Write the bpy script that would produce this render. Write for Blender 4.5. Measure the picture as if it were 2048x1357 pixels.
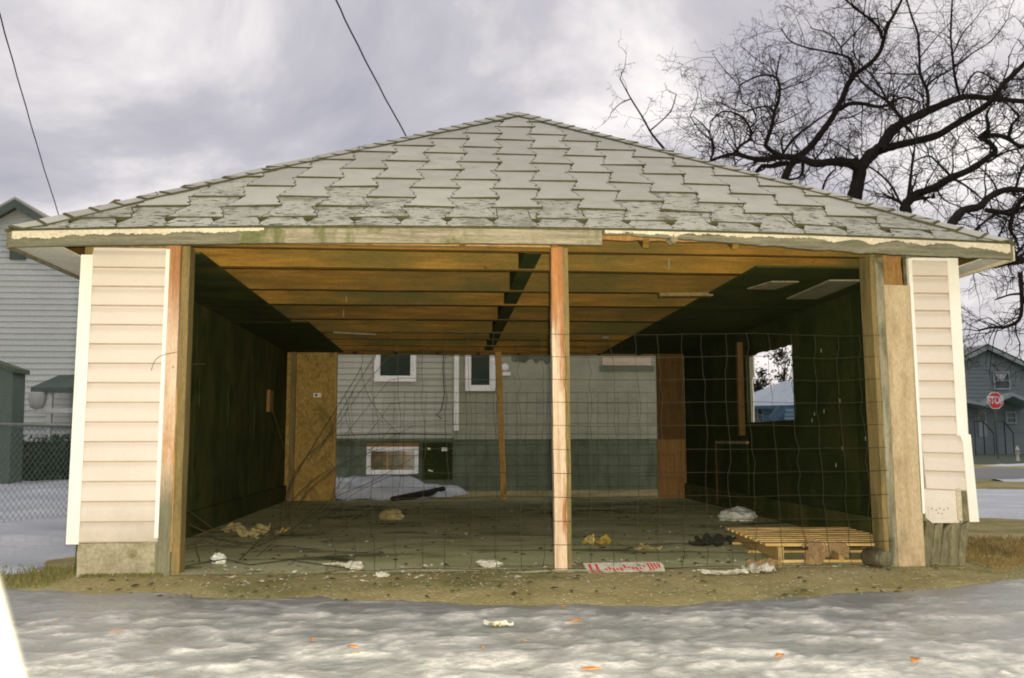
import bpy, bmesh, math, random
import numpy as np
from mathutils import Vector, Matrix, noise
for o in list(bpy.data.objects): bpy.data.objects.remove(o)
random.seed(7)
R_ = math.radians
sc = bpy.context.scene
COL = sc.collection
# ---------------------------------------------------------------- camera
FPX, PITCH, YAW, ROLL = 1777.4, .1126, .0719, -.0025          # focal length in photo pixels (2048 wide), angles in radians
CAM = Vector((-.5872, -5.9673, .8593))
fw = Vector((math.sin(YAW)*math.cos(PITCH), math.cos(YAW)*math.cos(PITCH), math.sin(PITCH)))
rt0 = Vector((math.cos(YAW), -math.sin(YAW), 0)); up0 = rt0.cross(fw)
rt = rt0*math.cos(ROLL)+up0*math.sin(ROLL); up = up0*math.cos(ROLL)-rt0*math.sin(ROLL)
cd = bpy.data.cameras.new('camera'); cam = bpy.data.objects.new('camera', cd); COL.objects.link(cam)
cam.matrix_world = Matrix(((rt.x, up.x, -fw.x, CAM.x), (rt.y, up.y, -fw.y, CAM.y), (rt.z, up.z, -fw.z, CAM.z), (0, 0, 0, 1)))
cd.sensor_width = 36; cd.lens = 36*FPX/2048; cd.clip_start = .05; cd.clip_end = 2000
cd.dof.use_dof = True; cd.dof.focus_distance = 6.6; cd.dof.aperture_fstop = 5.6
sc.camera = cam
def at(px, py, Y):            # photo pixel -> point on the plane y = Y
    d = fw + rt*((px-1024)/FPX) - up*((py-678.5)/FPX)
    return CAM + d*((Y-CAM.y)/d.y)
# ---------------------------------------------------------------- sky, sun, flash, exposure
SUN_EL, SUN_AZ = R_(32), R_(25)
w = bpy.data.worlds.new('World'); sc.world = w; w.use_nodes = True
nt = w.node_tree; N = nt.nodes; Lk = nt.links; N.clear()
out = N.new('ShaderNodeOutputWorld'); bg = N.new('ShaderNodeBackground'); Lk.new(bg.outputs[0], out.inputs[0])
bg.inputs[1].default_value = .1
sky = N.new('ShaderNodeTexSky'); sky.sky_type = 'NISHITA'; sky.sun_disc = False
sky.sun_elevation = SUN_EL; sky.sun_rotation = SUN_AZ
tc = N.new('ShaderNodeTexCoord'); sep = N.new('ShaderNodeSeparateXYZ'); Lk.new(tc.outputs['Generated'], sep.inputs[0])
def wmath(op, a, b):
    m = N.new('ShaderNodeMath'); m.operation = op
    for i, v in enumerate((a, b)):
        if isinstance(v, (int, float)): m.inputs[i].default_value = v
        else: Lk.new(v, m.inputs[i])
    return m.outputs[0]
zz = wmath('ADD', wmath('MAXIMUM', sep.outputs[2], 0), .35)
cmb = N.new('ShaderNodeCombineXYZ')
Lk.new(wmath('DIVIDE', sep.outputs[0], zz), cmb.inputs[0]); Lk.new(wmath('DIVIDE', sep.outputs[1], zz), cmb.inputs[1])
mp = N.new('ShaderNodeMapping'); Lk.new(cmb.outputs[0], mp.inputs[0])
mp.inputs['Location'].default_value = (3.7, 11.2, 0); mp.inputs['Scale'].default_value = (.8, .8, 1)
n1 = N.new('ShaderNodeTexNoise'); n1.inputs['Scale'].default_value = 1.9; n1.inputs['Detail'].default_value = 9
n1.inputs['Roughness'].default_value = .56; n1.inputs['Distortion'].default_value = .4; Lk.new(mp.outputs[0], n1.inputs['Vector'])
rp = N.new('ShaderNodeValToRGB'); Lk.new(n1.outputs[0], rp.inputs[0])
el = rp.color_ramp.elements
el[0].position = .39; el[0].color = (.31, .305, .355, 1)
el[1].position = .63; el[1].color = (.80, .75, .73, 1)
e = el.new(.49); e.color = (.41, .395, .425, 1)
sc10 = N.new('ShaderNodeVectorMath'); sc10.operation = 'SCALE'; sc10.inputs['Scale'].default_value = 14.5; Lk.new(rp.outputs[0], sc10.inputs[0])
mx = N.new('ShaderNodeMixRGB'); mx.inputs[0].default_value = .93
Lk.new(sky.outputs[0], mx.inputs[1]); Lk.new(sc10.outputs[0], mx.inputs[2]); Lk.new(mx.outputs[0], bg.inputs[0])
sl = bpy.data.lights.new('sun', 'SUN'); sl.energy = .5; sl.angle = R_(25); sl.color = (1, .95, .9)
so = bpy.data.objects.new('sun', sl); COL.objects.link(so)
so.rotation_euler = Vector((-math.sin(SUN_AZ)*math.cos(SUN_EL), -math.cos(SUN_AZ)*math.cos(SUN_EL), -math.sin(SUN_EL))).to_track_quat('-Z', 'Y').to_euler()
# the photograph is lit by the photographer's flash (the stop sign throws it back): a small real lamp beside the lens
fl = bpy.data.lights.new('camera_flash', 'POINT'); fl.energy = 1900; fl.color = (1, .92, .70); fl.shadow_soft_size = .025
fo = bpy.data.objects.new('camera_flash', fl); COL.objects.link(fo); fo.location = CAM + rt*.04 + up*.07
vs = sc.view_settings; vs.view_transform = 'Standard'; vs.look = 'None'; vs.exposure = 0; vs.gamma = 1; vs.use_curve_mapping = False
sc.render.engine = 'CYCLES'; sc.cycles.filter_width = 1.9
# ---------------------------------------------------------------- helpers
WL = {}                                                  # world location of every object's origin
class MB:
    def __init__(s): s.v = []; s.f = []; s.m = []
    def add(s, vs, fs, m=0):
        k = len(s.v); s.v += [tuple(p) for p in vs]; s.f += [tuple(i+k for i in f) for f in fs]; s.m += [m]*len(fs); return s
    def box(s, x0, x1, y0, y1, z0, z1, m=0):
        return s.add([(x, y, z) for x in (x0, x1) for y in (y0, y1) for z in (z0, z1)],
              [(0, 1, 3, 2), (4, 6, 7, 5), (0, 4, 5, 1), (2, 3, 7, 6), (0, 2, 6, 4), (1, 5, 7, 3)], m)
    def bar(s, p, q, wd, ht, upv=(0, 0, 1), n=1, jit=0, m=0):
        p = Vector(p); q = Vector(q); d = (q-p).normalized(); a = d.cross(Vector(upv)).normalized(); b = a.cross(d)
        vv = []
        for i in range(n+1):
            c = p.lerp(q, i/n)
            for sa, sb in ((-1, -1), (1, -1), (1, 1), (-1, 1)):
                vv.append(c + a*(sa*wd/2+random.uniform(-jit, jit)) + b*(sb*ht/2+random.uniform(-jit, jit)))
        ff = [(3, 2, 1, 0), tuple(4*n+i for i in range(4))]
        for i in range(n):
            for j in range(4): ff.append((4*i+j, 4*i+(j+1) % 4, 4*i+4+(j+1) % 4, 4*i+4+j))
        return s.add(vv, ff, m)
    def tube(s, pts, rads, n=6, m=0):
        pts = [Vector(p) for p in pts]; vv = []; ff = []
        if isinstance(rads, (int, float)): rads = [rads]*len(pts)
        L = len(pts); d0 = (pts[1]-pts[0]).normalized()
        a = d0.cross(Vector((0.31, .2, .93))).normalized()
        for i, p in enumerate(pts):
            d = (pts[min(i+1, L-1)]-pts[max(i-1, 0)]).normalized()
            a = (a-d*a.dot(d)).normalized(); b = d.cross(a)
            for k in range(n):
                t = 2*math.pi*k/n; vv.append(p+(a*math.cos(t)+b*math.sin(t))*rads[i])
        for i in range(L-1):
            for k in range(n): ff.append((i*n+k, i*n+(k+1) % n, i*n+n+(k+1) % n, i*n+n+k))
        ff.append(tuple(range(n-1, -1, -1))); ff.append(tuple((L-1)*n+k for k in range(n)))
        return s.add(vv, ff, m)
    def prism(s, pts, off, m=0, ms=None):                # polygon extruded by off
        n = len(pts); off = Vector(off); vv = [Vector(p) for p in pts] + [Vector(p)+off for p in pts]
        s.add(vv, [tuple(range(n-1, -1, -1)), tuple(range(n, 2*n))], m)
        k = len(s.v)-2*n
        for i in range(n): s.f.append((k+i, k+(i+1) % n, k+n+(i+1) % n, k+n+i)); s.m.append(m if ms is None else ms)
        return s
    def lathe(s, c, prof, n=12, m=0):
        c = Vector(c); vv = [c+Vector((r*math.cos(2*math.pi*k/n), r*math.sin(2*math.pi*k/n), z)) for r, z in prof for k in range(n)]
        ff = [(i*n+k, i*n+(k+1) % n, i*n+n+(k+1) % n, i*n+n+k) for i in range(len(prof)-1) for k in range(n)]
        ff += [tuple(range(n-1, -1, -1)), tuple((len(prof)-1)*n+k for k in range(n))]
        return s.add(vv, ff, m)
    def build(s, name, mats, parent=None, smooth=False, kind=None, loc=None, fixn=True):
        me = bpy.data.meshes.new(name)
        o = bpy.data.objects.new(name, me); COL.objects.link(o)
        base = WL.get(parent.name, Vector()) if parent else Vector(loc or (0, 0, 0))
        me.from_pydata([tuple(Vector(p)-base) for p in s.v], [], s.f)
        for mm in (mats if isinstance(mats, (list, tuple)) else [mats]): me.materials.append(mm)
        me.polygons.foreach_set('material_index', s.m)
        if fixn:
            bm = bmesh.new(); bm.from_mesh(me); bmesh.ops.recalc_face_normals(bm, faces=bm.faces); bm.to_mesh(me); bm.free()
        if smooth: me.polygons.foreach_set('use_smooth', [True]*len(me.polygons))
        me.update()
        if parent: o.parent = parent
        else: o.location = base
        WL[o.name] = base
        if kind: o['kind'] = kind
        return o
def tag(o, label, cat, group=None):
    o['label'] = label; o['category'] = cat
    if group: o['group'] = group
    return o
def thing(name, label, cat, loc=(0, 0, 0), group=None):
    o = bpy.data.objects.new(name, None); COL.objects.link(o); o.location = loc; o.empty_display_size = .2
    WL[o.name] = Vector(loc); return tag(o, label, cat, group)
def struct(name, mb, m, smooth=False):
    return mb.build(name, m, None, smooth, 'structure')
def fbm(p, o=4): return noise.fractal(Vector(p), 1.0, 2.0, o)
# ---------------------------------------------------------------- materials
def mat(name, stops, ns=4, scale=(1, 1, 1), detail=8, rough=.85, bump=.25, bns=None, bscale=None, over=(), rnd=0, spec=.3, dist=0, metal=0, bdist=.02, grain=.22, gns=55, zover=()):
    m = bpy.data.materials.new(name); m.use_nodes = True; t = m.node_tree; n = t.nodes; l = t.links
    b = n['Principled BSDF']; b.inputs['Roughness'].default_value = rough; b.inputs['Specular IOR Level'].default_value = spec
    b.inputs['Metallic'].default_value = metal
    c = n.new('ShaderNodeTexCoord')
    oi = n.new('ShaderNodeObjectInfo')
    def nz(sv, s_, off=0, dt=detail):
        mpn = n.new('ShaderNodeMapping'); mpn.inputs['Scale'].default_value = sv; mpn.inputs['Location'].default_value = (off, off*.7, off*1.3)
        l.new(c.outputs['Object'], mpn.inputs[0])
        x = n.new('ShaderNodeTexNoise'); x.inputs['Scale'].default_value = s_; x.inputs['Detail'].default_value = dt; x.inputs['Distortion'].default_value = dist
        x.inputs['Roughness'].default_value = .6
        l.new(mpn.outputs[0], x.inputs['Vector']); return x.outputs[0]
    def ramp(fac, st):
        r = n.new('ShaderNodeValToRGB'); l.new(fac, r.inputs[0]); e = r.color_ramp.elements
        while len(e) < len(st): e.new(.5)
        for i, (p, col) in enumerate(st): e[i].position = p; e[i].color = (*col, 1)
        return r.outputs[0]
    if len(stops) == 1: stops = [(.3, tuple(x*.85 for x in stops[0])), (.7, tuple(min(1, x*1.12) for x in stops[0]))]
    elif not isinstance(stops[0][0], (int, float)) or len(stops[0]) != 2: stops = [(.3+.4*i/(len(stops)-1), s_) for i, s_ in enumerate(stops)]
    col = ramp(nz(scale, ns), stops)
    for i, (oc, osc, ons, lo, hi) in enumerate(over):
        k = ramp(nz(osc, ons, 13.7*(i+1)), [(lo, (0, 0, 0)), (hi, (1, 1, 1))])
        mxn = n.new('ShaderNodeMixRGB'); l.new(k, mxn.inputs[0]); l.new(col, mxn.inputs[1]); mxn.inputs[2].default_value = (*oc, 1); col = mxn.outputs[0]
    for i, (oc, z0, z1, amp) in enumerate(zover):          # weathering that begins at a height, with a ragged limit
        sp = n.new('ShaderNodeSeparateXYZ'); l.new(c.outputs['Object'], sp.inputs[0])
        ma = n.new('ShaderNodeMath'); ma.operation = 'MULTIPLY_ADD'; l.new(nz((3, 3, .8), 3, 31.3+i*7), ma.inputs[0]); ma.inputs[1].default_value = amp; l.new(sp.outputs[2], ma.inputs[2])
        mr_ = n.new('ShaderNodeMapRange'); l.new(ma.outputs[0], mr_.inputs[0]); mr_.inputs[1].default_value = z0+amp*.5; mr_.inputs[2].default_value = z1+amp*.5
        mxn = n.new('ShaderNodeMixRGB'); l.new(mr_.outputs[0], mxn.inputs[0]); l.new(col, mxn.inputs[1])
        cr = ramp(nz(scale, ns, 3.3), [(.3, tuple(v*.7 for v in oc)), (.7, tuple(v*1.25 for v in oc))]); l.new(cr, mxn.inputs[2]); col = mxn.outputs[0]
    if grain and bump:
        gv = ramp(nz(tuple(max(.35, min(3, q)) for q in scale), gns, 77.7, 3), [(.3, (1-grain,)*3), (.7, (1+grain*.8,)*3)])
        mxn = n.new('ShaderNodeMixRGB'); mxn.blend_type = 'MULTIPLY'; mxn.inputs[0].default_value = 1; l.new(col, mxn.inputs[1]); l.new(gv, mxn.inputs[2]); col = mxn.outputs[0]
    if rnd:
        mr = n.new('ShaderNodeMapRange'); mr.inputs[3].default_value = 1-rnd; mr.inputs[4].default_value = 1+rnd; l.new(oi.outputs['Random'], mr.inputs[0])
        h = n.new('ShaderNodeHueSaturation'); l.new(mr.outputs[0], h.inputs['Value']); l.new(col, h.inputs['Color']); col = h.outputs[0]
    l.new(col, b.inputs['Base Color'])
    if bump:
        bp = n.new('ShaderNodeBump'); bp.inputs['Strength'].default_value = bump; bp.inputs['Distance'].default_value = bdist
        l.new(nz(bscale or scale, bns or ns*3, 5.1), bp.inputs['Height']); l.new(bp.outputs[0], b.inputs['Normal'])
    return m
MOSS = (.075, .08, .03)
M = {}
M['siding'] = mat('beige_siding', [(.59, .52, .465), (.63, .56, .50)], ns=2.5, rough=.55, bump=.05, grain=.03, over=[((.36, .3, .22), (1, 1, .3), 6, .70, .95), ((.25, .17, .09), (1, 1, 1.5), 9, .745, .77)], zover=[((.44, .385, .31), .5, .12, .3)])
M['lap_edge'] = mat('brown_lap_edge', [(.33, .255, .19), (.43, .345, .27)], ns=6, scale=(1, 1, 4), rough=.9, bump=.05, grain=.1)  # darker brown on the lower lip and underside of each board
M['trim'] = mat('white_trim', [(.72, .70, .64), (.79, .77, .71)], ns=3, rough=.5, bump=.04, grain=.03, over=[((.45, .4, .3), (1, 1, .4), 8, .7, .95)])
M['shingle'] = mat('grey_shingle', [(.45, .445, .375), (.49, .483, .41), (.53, .52, .45)], ns=5, grain=.1, gns=120, rough=.95, bump=.5, bns=160, bdist=.004, rnd=.09,
                   over=[((.16, .165, .08), (1, 1, 1), 2.3, .60, .95)])
M['shingle_worn'] = mat('worn_shingle', [(.42, .415, .34), (.50, .49, .41)], ns=9, rough=.95, bump=.6, bns=120, bdist=.006, rnd=.08,
                   over=[((.065, .062, .05), (1, 2.6, 2.6), 13, .56, .61), ((.10, .105, .045), (1, 1, 1), 5, .52, .75)])
M['shingle_edge'] = mat('mossy_shingle_edge', [(.05, .052, .018), (.095, .09, .04)], ns=25, rough=1, bump=.5)
M['fascia'] = mat('weathered_fascia', [(.15, .135, .085), (.26, .225, .16), (.36, .31, .23)], ns=5, scale=(.5, 3, 9), rough=.9, bump=.5, bns=9, bscale=(.4, 4, 18),
                  over=[((.12, .125, .05), (2.6, 1, 1.4), 2.0, .50, .62)])
M['fascia_grey'] = mat('grey_fascia', [(.095, .093, .06), (.15, .142, .095), (.22, .205, .145)], ns=5, scale=(.6, 3, 8), rough=.9, bump=.5, bns=9, bscale=(.4, 4, 18))
M['peel'] = mat('peeling_cream_paint', [(.46, .40, .29), (.58, .51, .39)], ns=6, rough=.7, bump=.3, bns=22, over=[((.30, .25, .16), (.6, 1, 2.5), 9, .62, .72)])
M['wood'] = mat('joist_wood', [(.11, .058, .007), (.17, .088, .011), (.25, .135, .022)], ns=3.5, scale=(.6, 3, 7), rough=.8, bump=.25, bns=8, bscale=(.5, 5, 14), rnd=.3,
                over=[((.068, .058, .012), (.5, 1, 1.2), 1.3, .42, .64), ((.045, .025, .006), (1.2, 1, 2), 6, .66, .72)])
M['post'] = mat('pink_stud', [(.46, .32, .21), (.58, .43, .31), (.68, .53, .40)], ns=4, scale=(8, 3, .5), rough=.8, bump=.3, bns=9, bscale=(10, 4, .6),
                over=[((.42, .20, .08), (2, 2, .45), 1.7, .54, .70), ((.10, .10, .05), (3, 3, .5), 2.2, .60, .74)], zover=[((.36, .175, .075), 1.45, 1.95, .6), ((.17, .16, .10), .70, .45, .35)])
M['post_c'] = mat('stripped_stud', [(.42, .29, .18), (.56, .42, .30), (.68, .54, .41)], ns=4, scale=(9, 3, .4), rough=.8, bump=.35, bns=9, bscale=(10, 4, .6), over=[((.33, .15, .06), (5, 2, .35), 2.6, .52, .60), ((.10, .09, .05), (4, 3, .5), 3.2, .57, .66)], zover=[((.38, .17, .06), 1.55, 1.85, .4)])
M['post_low'] = mat('grey_mossy_stud', [(.13, .13, .075), (.24, .22, .15), (.33, .29, .21)], ns=4, scale=(8, 3, .6), rough=.9, bump=.4, over=[((.07, .075, .035), (2, 2, .8), 4, .52, .66)])
M['post_side'] = mat('olive_stud', [(.15, .115, .04), (.25, .18, .075)], ns=4, scale=(6, 3, .6), rough=.85, bump=.3, over=[(MOSS, (3, 3, .6), 2, .55, .7)])
M['ply'] = mat('weathered_plywood', [(.33, .25, .145), (.44, .34, .21), (.50, .40, .26)], ns=3, scale=(5, 3, .8), rough=.85, bump=.3, bns=9, over=[((.22, .17, .085), (2, 2, 1), 3, .55, .75)])
M['osb'] = mat('osb_panel', [(.22, .13, .025), (.36, .225, .06), (.52, .36, .13)], ns=16, scale=(1.1, 1, .7), rough=.75, bump=.35, bns=22, dist=1.8,
               over=[((.17, .12, .03), (1, 1, 1), 1.6, .52, .72)])
M['brown_board'] = mat('brown_board', [(.20, .10, .03), (.32, .18, .06)], ns=4, scale=(7, 3, .6), rough=.85, bump=.3)
M['dark_stud'] = mat('dark_brown_stud', [(.09, .05, .014), (.15, .085, .026)], ns=4, scale=(7, 3, .6), rough=.85, bump=.3)
M['amber_board'] = mat('amber_board', [(.36, .21, .065), (.46, .29, .10)], ns=4, scale=(7, 3, .6), rough=.85, bump=.3, over=[((.18, .11, .04), (2, 2, 1), 3, .55, .7)])
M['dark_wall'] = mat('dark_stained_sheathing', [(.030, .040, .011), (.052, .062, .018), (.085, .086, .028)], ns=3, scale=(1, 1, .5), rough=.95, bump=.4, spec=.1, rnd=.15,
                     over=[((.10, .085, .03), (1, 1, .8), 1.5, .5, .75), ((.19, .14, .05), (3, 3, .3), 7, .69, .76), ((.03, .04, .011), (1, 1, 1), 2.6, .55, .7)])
M['dark_wall_r'] = mat('near_black_sheathing', [(.017, .025, .006), (.030, .040, .011)], ns=3, rough=.95, bump=.4, spec=.1, rnd=.15,  # near-black green tone, darker than the left wall
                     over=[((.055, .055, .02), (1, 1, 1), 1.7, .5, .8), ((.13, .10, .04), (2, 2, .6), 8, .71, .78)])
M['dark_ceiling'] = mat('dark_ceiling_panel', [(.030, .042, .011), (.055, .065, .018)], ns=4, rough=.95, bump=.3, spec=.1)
M['pale_board'] = mat('pale_board', [(.17, .165, .10), (.25, .235, .155)], ns=6, scale=(3, 1, 1), rough=.9)
M['concrete'] = mat('mossy_concrete', [(.22, .195, .12), (.33, .29, .20), (.42, .37, .28)], ns=6, rough=.95, bump=.6, bns=18,
                    over=[((.13, .125, .045), (1, 1, 1), 5, .52, .66), ((.055, .055, .03), (1, 1, 1.6), 9, .68, .76)])
M['rotten'] = mat('rotten_boards', [(.09, .085, .045), (.17, .155, .09), (.25, .21, .13)], ns=5, scale=(5, 2, 2), rough=.95, bump=.6, rnd=.2)
M['soffit'] = mat('soffit_paint', [(.50, .49, .43), (.60, .58, .52)], ns=4, rough=.7, bump=.05)
M['wire'] = mat('rusty_wire', [(.012, .012, .006), (.03, .022, .010)], ns=14, rough=.8, bump=0)
M['twig'] = mat('dry_twig', [(.03, .024, .01), (.075, .052, .02)], ns=8, rough=.9, bump=0)
M['bark'] = mat('dark_bark', [(.022, .019, .016), (.042, .035, .03)], ns=8, scale=(1, 1, .4), rough=.95, bump=.6, spec=.1)
M['ground'] = mat('dirt_ground', [(.26, .22, .085), (.39, .335, .15), (.47, .41, .21)], ns=1.6, rough=1, bump=.6, bns=30, spec=.1,
                  gns=38, grain=.22, over=[((.20, .19, .075), (1, 1, 1), 1.1, .5, .68), ((.14, .12, .055), (1, 1, 1), 18, .66, .74)])
M['floor'] = mat('dirty_garage_floor', [(.32, .33, .16), (.48, .48, .26), (.60, .58, .36)], ns=2.2, scale=(.45, 1, 1), rough=1, bump=.6, bns=26, spec=.1, dist=.6,
                 over=[((.085, .088, .04), (.5, 1.3, 1), 2.1, .55, .68), ((.33, .30, .2), (1, 1, 1), 38, .68, .75)])
M['asphalt'] = mat('wet_asphalt', [(.03, .033, .035), (.055, .055, .055)], ns=5, rough=.6, bump=.3, bns=60)
M['lawn'] = mat('dull_lawn', [(.045, .07, .045), (.075, .095, .05)], ns=3, rough=1, bump=.5, bns=40)
def snow_mat(name, ice, mid, white, dirt):
    m = mat(name, [white, white], rough=.55, bump=.35, bns=40, bdist=.02, spec=.4)
    t = m.node_tree; n = t.nodes; l = t.links; b = n['Principled BSDF']
    a = n.new('ShaderNodeAttribute'); a.attribute_name = 'ice'
    r = n.new('ShaderNodeValToRGB'); e = r.color_ramp.elements; e.new(.5)
    for i, (p, c) in enumerate(((.30, ice), (.52, mid), (.74, white))): e[i].position = p; e[i].color = (*c, 1)
    l.new(a.outputs['Fac'], r.inputs[0])
    c = n.new('ShaderNodeTexCoord'); x = n.new('ShaderNodeTexNoise'); x.inputs['Scale'].default_value = 26; x.inputs['Detail'].default_value = 11; x.inputs['Roughness'].default_value = .7; l.new(c.outputs['Object'], x.inputs['Vector'])
    r2 = n.new('ShaderNodeValToRGB'); r2.color_ramp.elements[0].position = .44; r2.color_ramp.elements[1].position = .68; l.new(x.outputs[0], r2.inputs[0])
    mxn = n.new('ShaderNodeMixRGB'); l.new(r2.outputs[0], mxn.inputs[0]); l.new(r.outputs[0], mxn.inputs[1]); mxn.inputs[2].default_value = (*dirt, 1)
    rr_ = n.new('ShaderNodeMapRange'); l.new(a.outputs['Fac'], rr_.inputs[0]); rr_.inputs[1].default_value = .25; rr_.inputs[2].default_value = .6; rr_.inputs[3].default_value = .3; rr_.inputs[4].default_value = .75; l.new(rr_.outputs[0], b.inputs['Roughness'])
    l.new(mxn.outputs[0], b.inputs['Base Color']); return m
M['ice'] = snow_mat('dirty_ice', (.25, .262, .25), (.36, .365, .35), (.58, .565, .53), (.31, .31, .28))
M['snow'] = snow_mat('blue_snow', (.36, .39, .42), (.52, .55, .60), (.68, .70, .74), (.45, .47, .48))
def plain(name, c, rough=.6, **k): return mat(name, [c], rough=rough, bump=k.pop('bump', .1), **k)
# ================================================================ GROUND
struct('ground', MB().add([(-600, -300, 0), (600, -300, 0), (600, 900, 0), (-600, 900, 0)], [(0, 1, 2, 3)]), M['ground'])
def sheet(name, x0, x1, y0, y1, st, zf, m, icef=None, smooth=True):
    nx = int((x1-x0)/st)+1; ny = int((y1-y0)/st)+1; vv = []; ic = []
    for j in range(ny):
        for i in range(nx):
            x = x0+(x1-x0)*i/(nx-1); y = y0+(y1-y0)*j/(ny-1); z, c = zf(x, y); vv.append((x, y, z)); ic.append(c)
    ff = []
    for j in range(ny-1):
        for i in range(nx-1):
            q = (j*nx+i, j*nx+i+1, j*nx+nx+i+1, j*nx+nx+i)
            if max(vv[k][2] for k in q) > -.012: ff.append(q)
    b = MB().add(vv, ff); o = b.build(name, m, None, smooth, 'structure', fixn=False)
    at_ = o.data.attributes.new('ice', 'FLOAT', 'POINT'); at_.data.foreach_set('value', ic); return o
EDGE = [(-9, -.1), (-4.5, -.35), (-3, -.5), (-1.97, -.75), (-.57, -1.1), (.34, -1.25), (1.33, -1.12), (2.28, -.95), (3.0, -.5), (4.2, .0), (9, 1.5)]
def edge(x):
    for (a, b), (c, d) in zip(EDGE, EDGE[1:]):
        if x <= c: t = (x-a)/(c-a); return b+(d-b)*t
    return EDGE[-1][1]
def ice_h(x, y):
    d = edge(x)-y + .16*fbm((x*1.7, y*1.7, 3.1), 4)
    k = min(1, max(0, d/.5)); k = k*k*(3-2*k)
    wx, wy = x, y; x += .22*fbm((wx*2.3, wy*2.3, 11), 3); y += .16*fbm((wx*2.3, wy*2.3, 17), 3)
    q = fbm((x*2.1+y*.5, y*3.6, .7), 5); q2 = fbm((x*7, y*10, 5.2), 3)
    z = -.03+.034*min(1, max(0, d/.06+.5))+k*(.025+.010*q+.004*q2+.007*fbm((x*4.2+y, y*5.6, 2.2), 4)+.006*fbm((x*13+y*3, y*17, 6.1), 4)+.002*fbm((x*17, y*24, 1.2), 3)) + .02*min(3, max(0, d))
    q3 = fbm((x*4.2+y, y*5.6, 2.2), 5); q4 = fbm((x*13+y*3, y*17, 6.1), 4); c = .36+.10*q+.12*q2+.40*q3+.36*q4+.13*min(1.3, max(0, d-.35)) - .12*(1-k)
    return (z if d > -.06 else -.05), c
sheet('icy_snow', -6.5, 6.5, -6.0, 1.2, .033, ice_h, M['ice'])
def yard_l(x, y):
    d = min(x+14, -3.25-x+.2*fbm((x, y*2, 1)), y-.1+.3*fbm((x*2, y, 4)), 26-y)
    q = fbm((x*1.1, y*1.3, 8), 4)
    return (-.03+.045*min(1, max(0, d/.12))+.05*max(0, min(1, d))*(1+q) if d > -.1 else -.05), .5+.3*q
sheet('yard_snow', -14, -3.1, -.3, 24, .14, yard_l, M['snow'])
def yard_b(x, y):
    r = 1-((x+2.0)/1.75)**2-((y-8.5)/1.55)**2 + .35*fbm((x*1.6, y*1.6, 2), 3)
    return (-.03+.30*max(0, min(1, r*1.1)) if r > -.05 else -.05), .48+.3*fbm((x*3, y*3, 9), 3)
sheet('drifted_snow', -3.6, .3, 7.1, 9.35, .06, yard_b, M['snow'])
def yard_r(x, y):
    r = 1-((x-8.4)/4.0)**2-((y-5.0)/3.3)**2 + .5*fbm((x*.9, y*.9, 2), 4)
    return (-.03+.10*max(0, min(1, r*2)) if r > -.05 else -.05), .55+.3*fbm((x*2, y*2, 9), 3)
sheet('kerb_snow', 3.8, 13, 1.2, 9, .1, yard_r, M['snow'])
def strip(cx, cy, lx, ly, sd):
    def f(x, y):
        r = 1-((x-cx)/lx)**2-((y-cy)/ly)**2 + .7*fbm((x*.5, y*.9, sd), 4)
        return (-.03+.14*max(0, min(1, r)) if r > -.05 else -.05), .5+.3*fbm((x*1.2, y*1.2, sd), 3)
    return f
sheet('roadside_snow', 10.5, 24, 10.2, 12.6, .15, strip(17, 11.3, 7, .9, 3), M['snow'])
sheet('roadside_snow', 14, 34, 18.5, 23.5, .22, strip(24, 20.8, 9, 1.5, 5), M['snow'])
struct('road', MB().add([(7, 12.6, .004), (90, 6, .004), (90, 15.6, .004), (11, 19, .004)], [(0, 1, 2, 3)]), M['asphalt'])
struct('lawn', MB().add([(-40, 12, .004), (-3.6, 12, .004), (-3.6, 40, .004), (-40, 40, .004)], [(0, 1, 2, 3)]), M['lawn'])
struct('far_lawn', MB().add([(6, 23, .004), (120, 18, .004), (120, 70, .004), (6, 70, .004)], [(0, 1, 2, 3)]), M['lawn'])
# ================================================================ GARAGE
G = thing('garage', 'derelict open garage with beige siding, grey shingle hip roof and bare joists', 'garage', (0, 0, 0))
GL = 7.0
MB().add([(-2.9, -.02, .004), (2.9, -.02, .004), (2.9, GL, .004), (-2.9, GL, .004)], [(0, 1, 2, 3)]).build('floor', M['floor'], G)
# --- siding on the two front returns, board by board
def course(x0, x1, z0, h, name='siding_board', sh=0, rot=0, mt='siding'):
    b = MB(); pr = [(-.0008, h+.010), (-.0012, h*.94), (-.006, h*.86), (-.0145, h*.72), (-.018, h*.60), (-.022, .008), (-.0205, 0), (-.0012, .0)]
    vv = []
    for xx in (x0, x1):
        for y, z in pr: vv.append((xx+sh, y, z0+z+(xx-x0)*rot))
    n = len(pr); ff = [(i, i+1, n+i+1, n+i) for i in range(n-1)]+[tuple(range(n)), tuple(range(2*n-1, n-1, -1)), (n-1, 0, n, 2*n-1)]
    b.add(vv, ff); b.m[5] = b.m[6] = 1
    return b.build(name, [M[mt], M['lap_edge']], G)
for k in range(15): course(-2.935, -2.437, .212+k*.1272, .1272)
MB().box(-2.99, -2.44, .0, .05, .2, 2.3).build('sheathing', M['post_side'], G)
MB().box(2.64, 2.99, .0, .05, .30, 2.3).build('sheathing', M['rotten'], G)
for k in range(13):
    zt = 2.118-(k+1)*.1235; low = max(0, k-8)
    course(2.662, 2.933+(.0 if low == 0 else .012*low), zt, .1235, sh=.006*low, rot=-.012*low)
def corner(x, s, z0, z1, dx=0, name='corner_trim'):
    b = MB(); pl = [(x, -.034), (x-s*.078, -.034), (x-s*.078, -.026), (x-s*.006, -.026), (x-s*.006, .075), (x, .075)]
    b.prism([(px+dx, py, z0) for px, py in pl], (-dx*.8, 0, z1-z0)); return b.build(name, M['trim'], G)
corner(-3.0, -1, .205, 2.075)
corner(3.0, 1, .88, 2.125)
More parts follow.
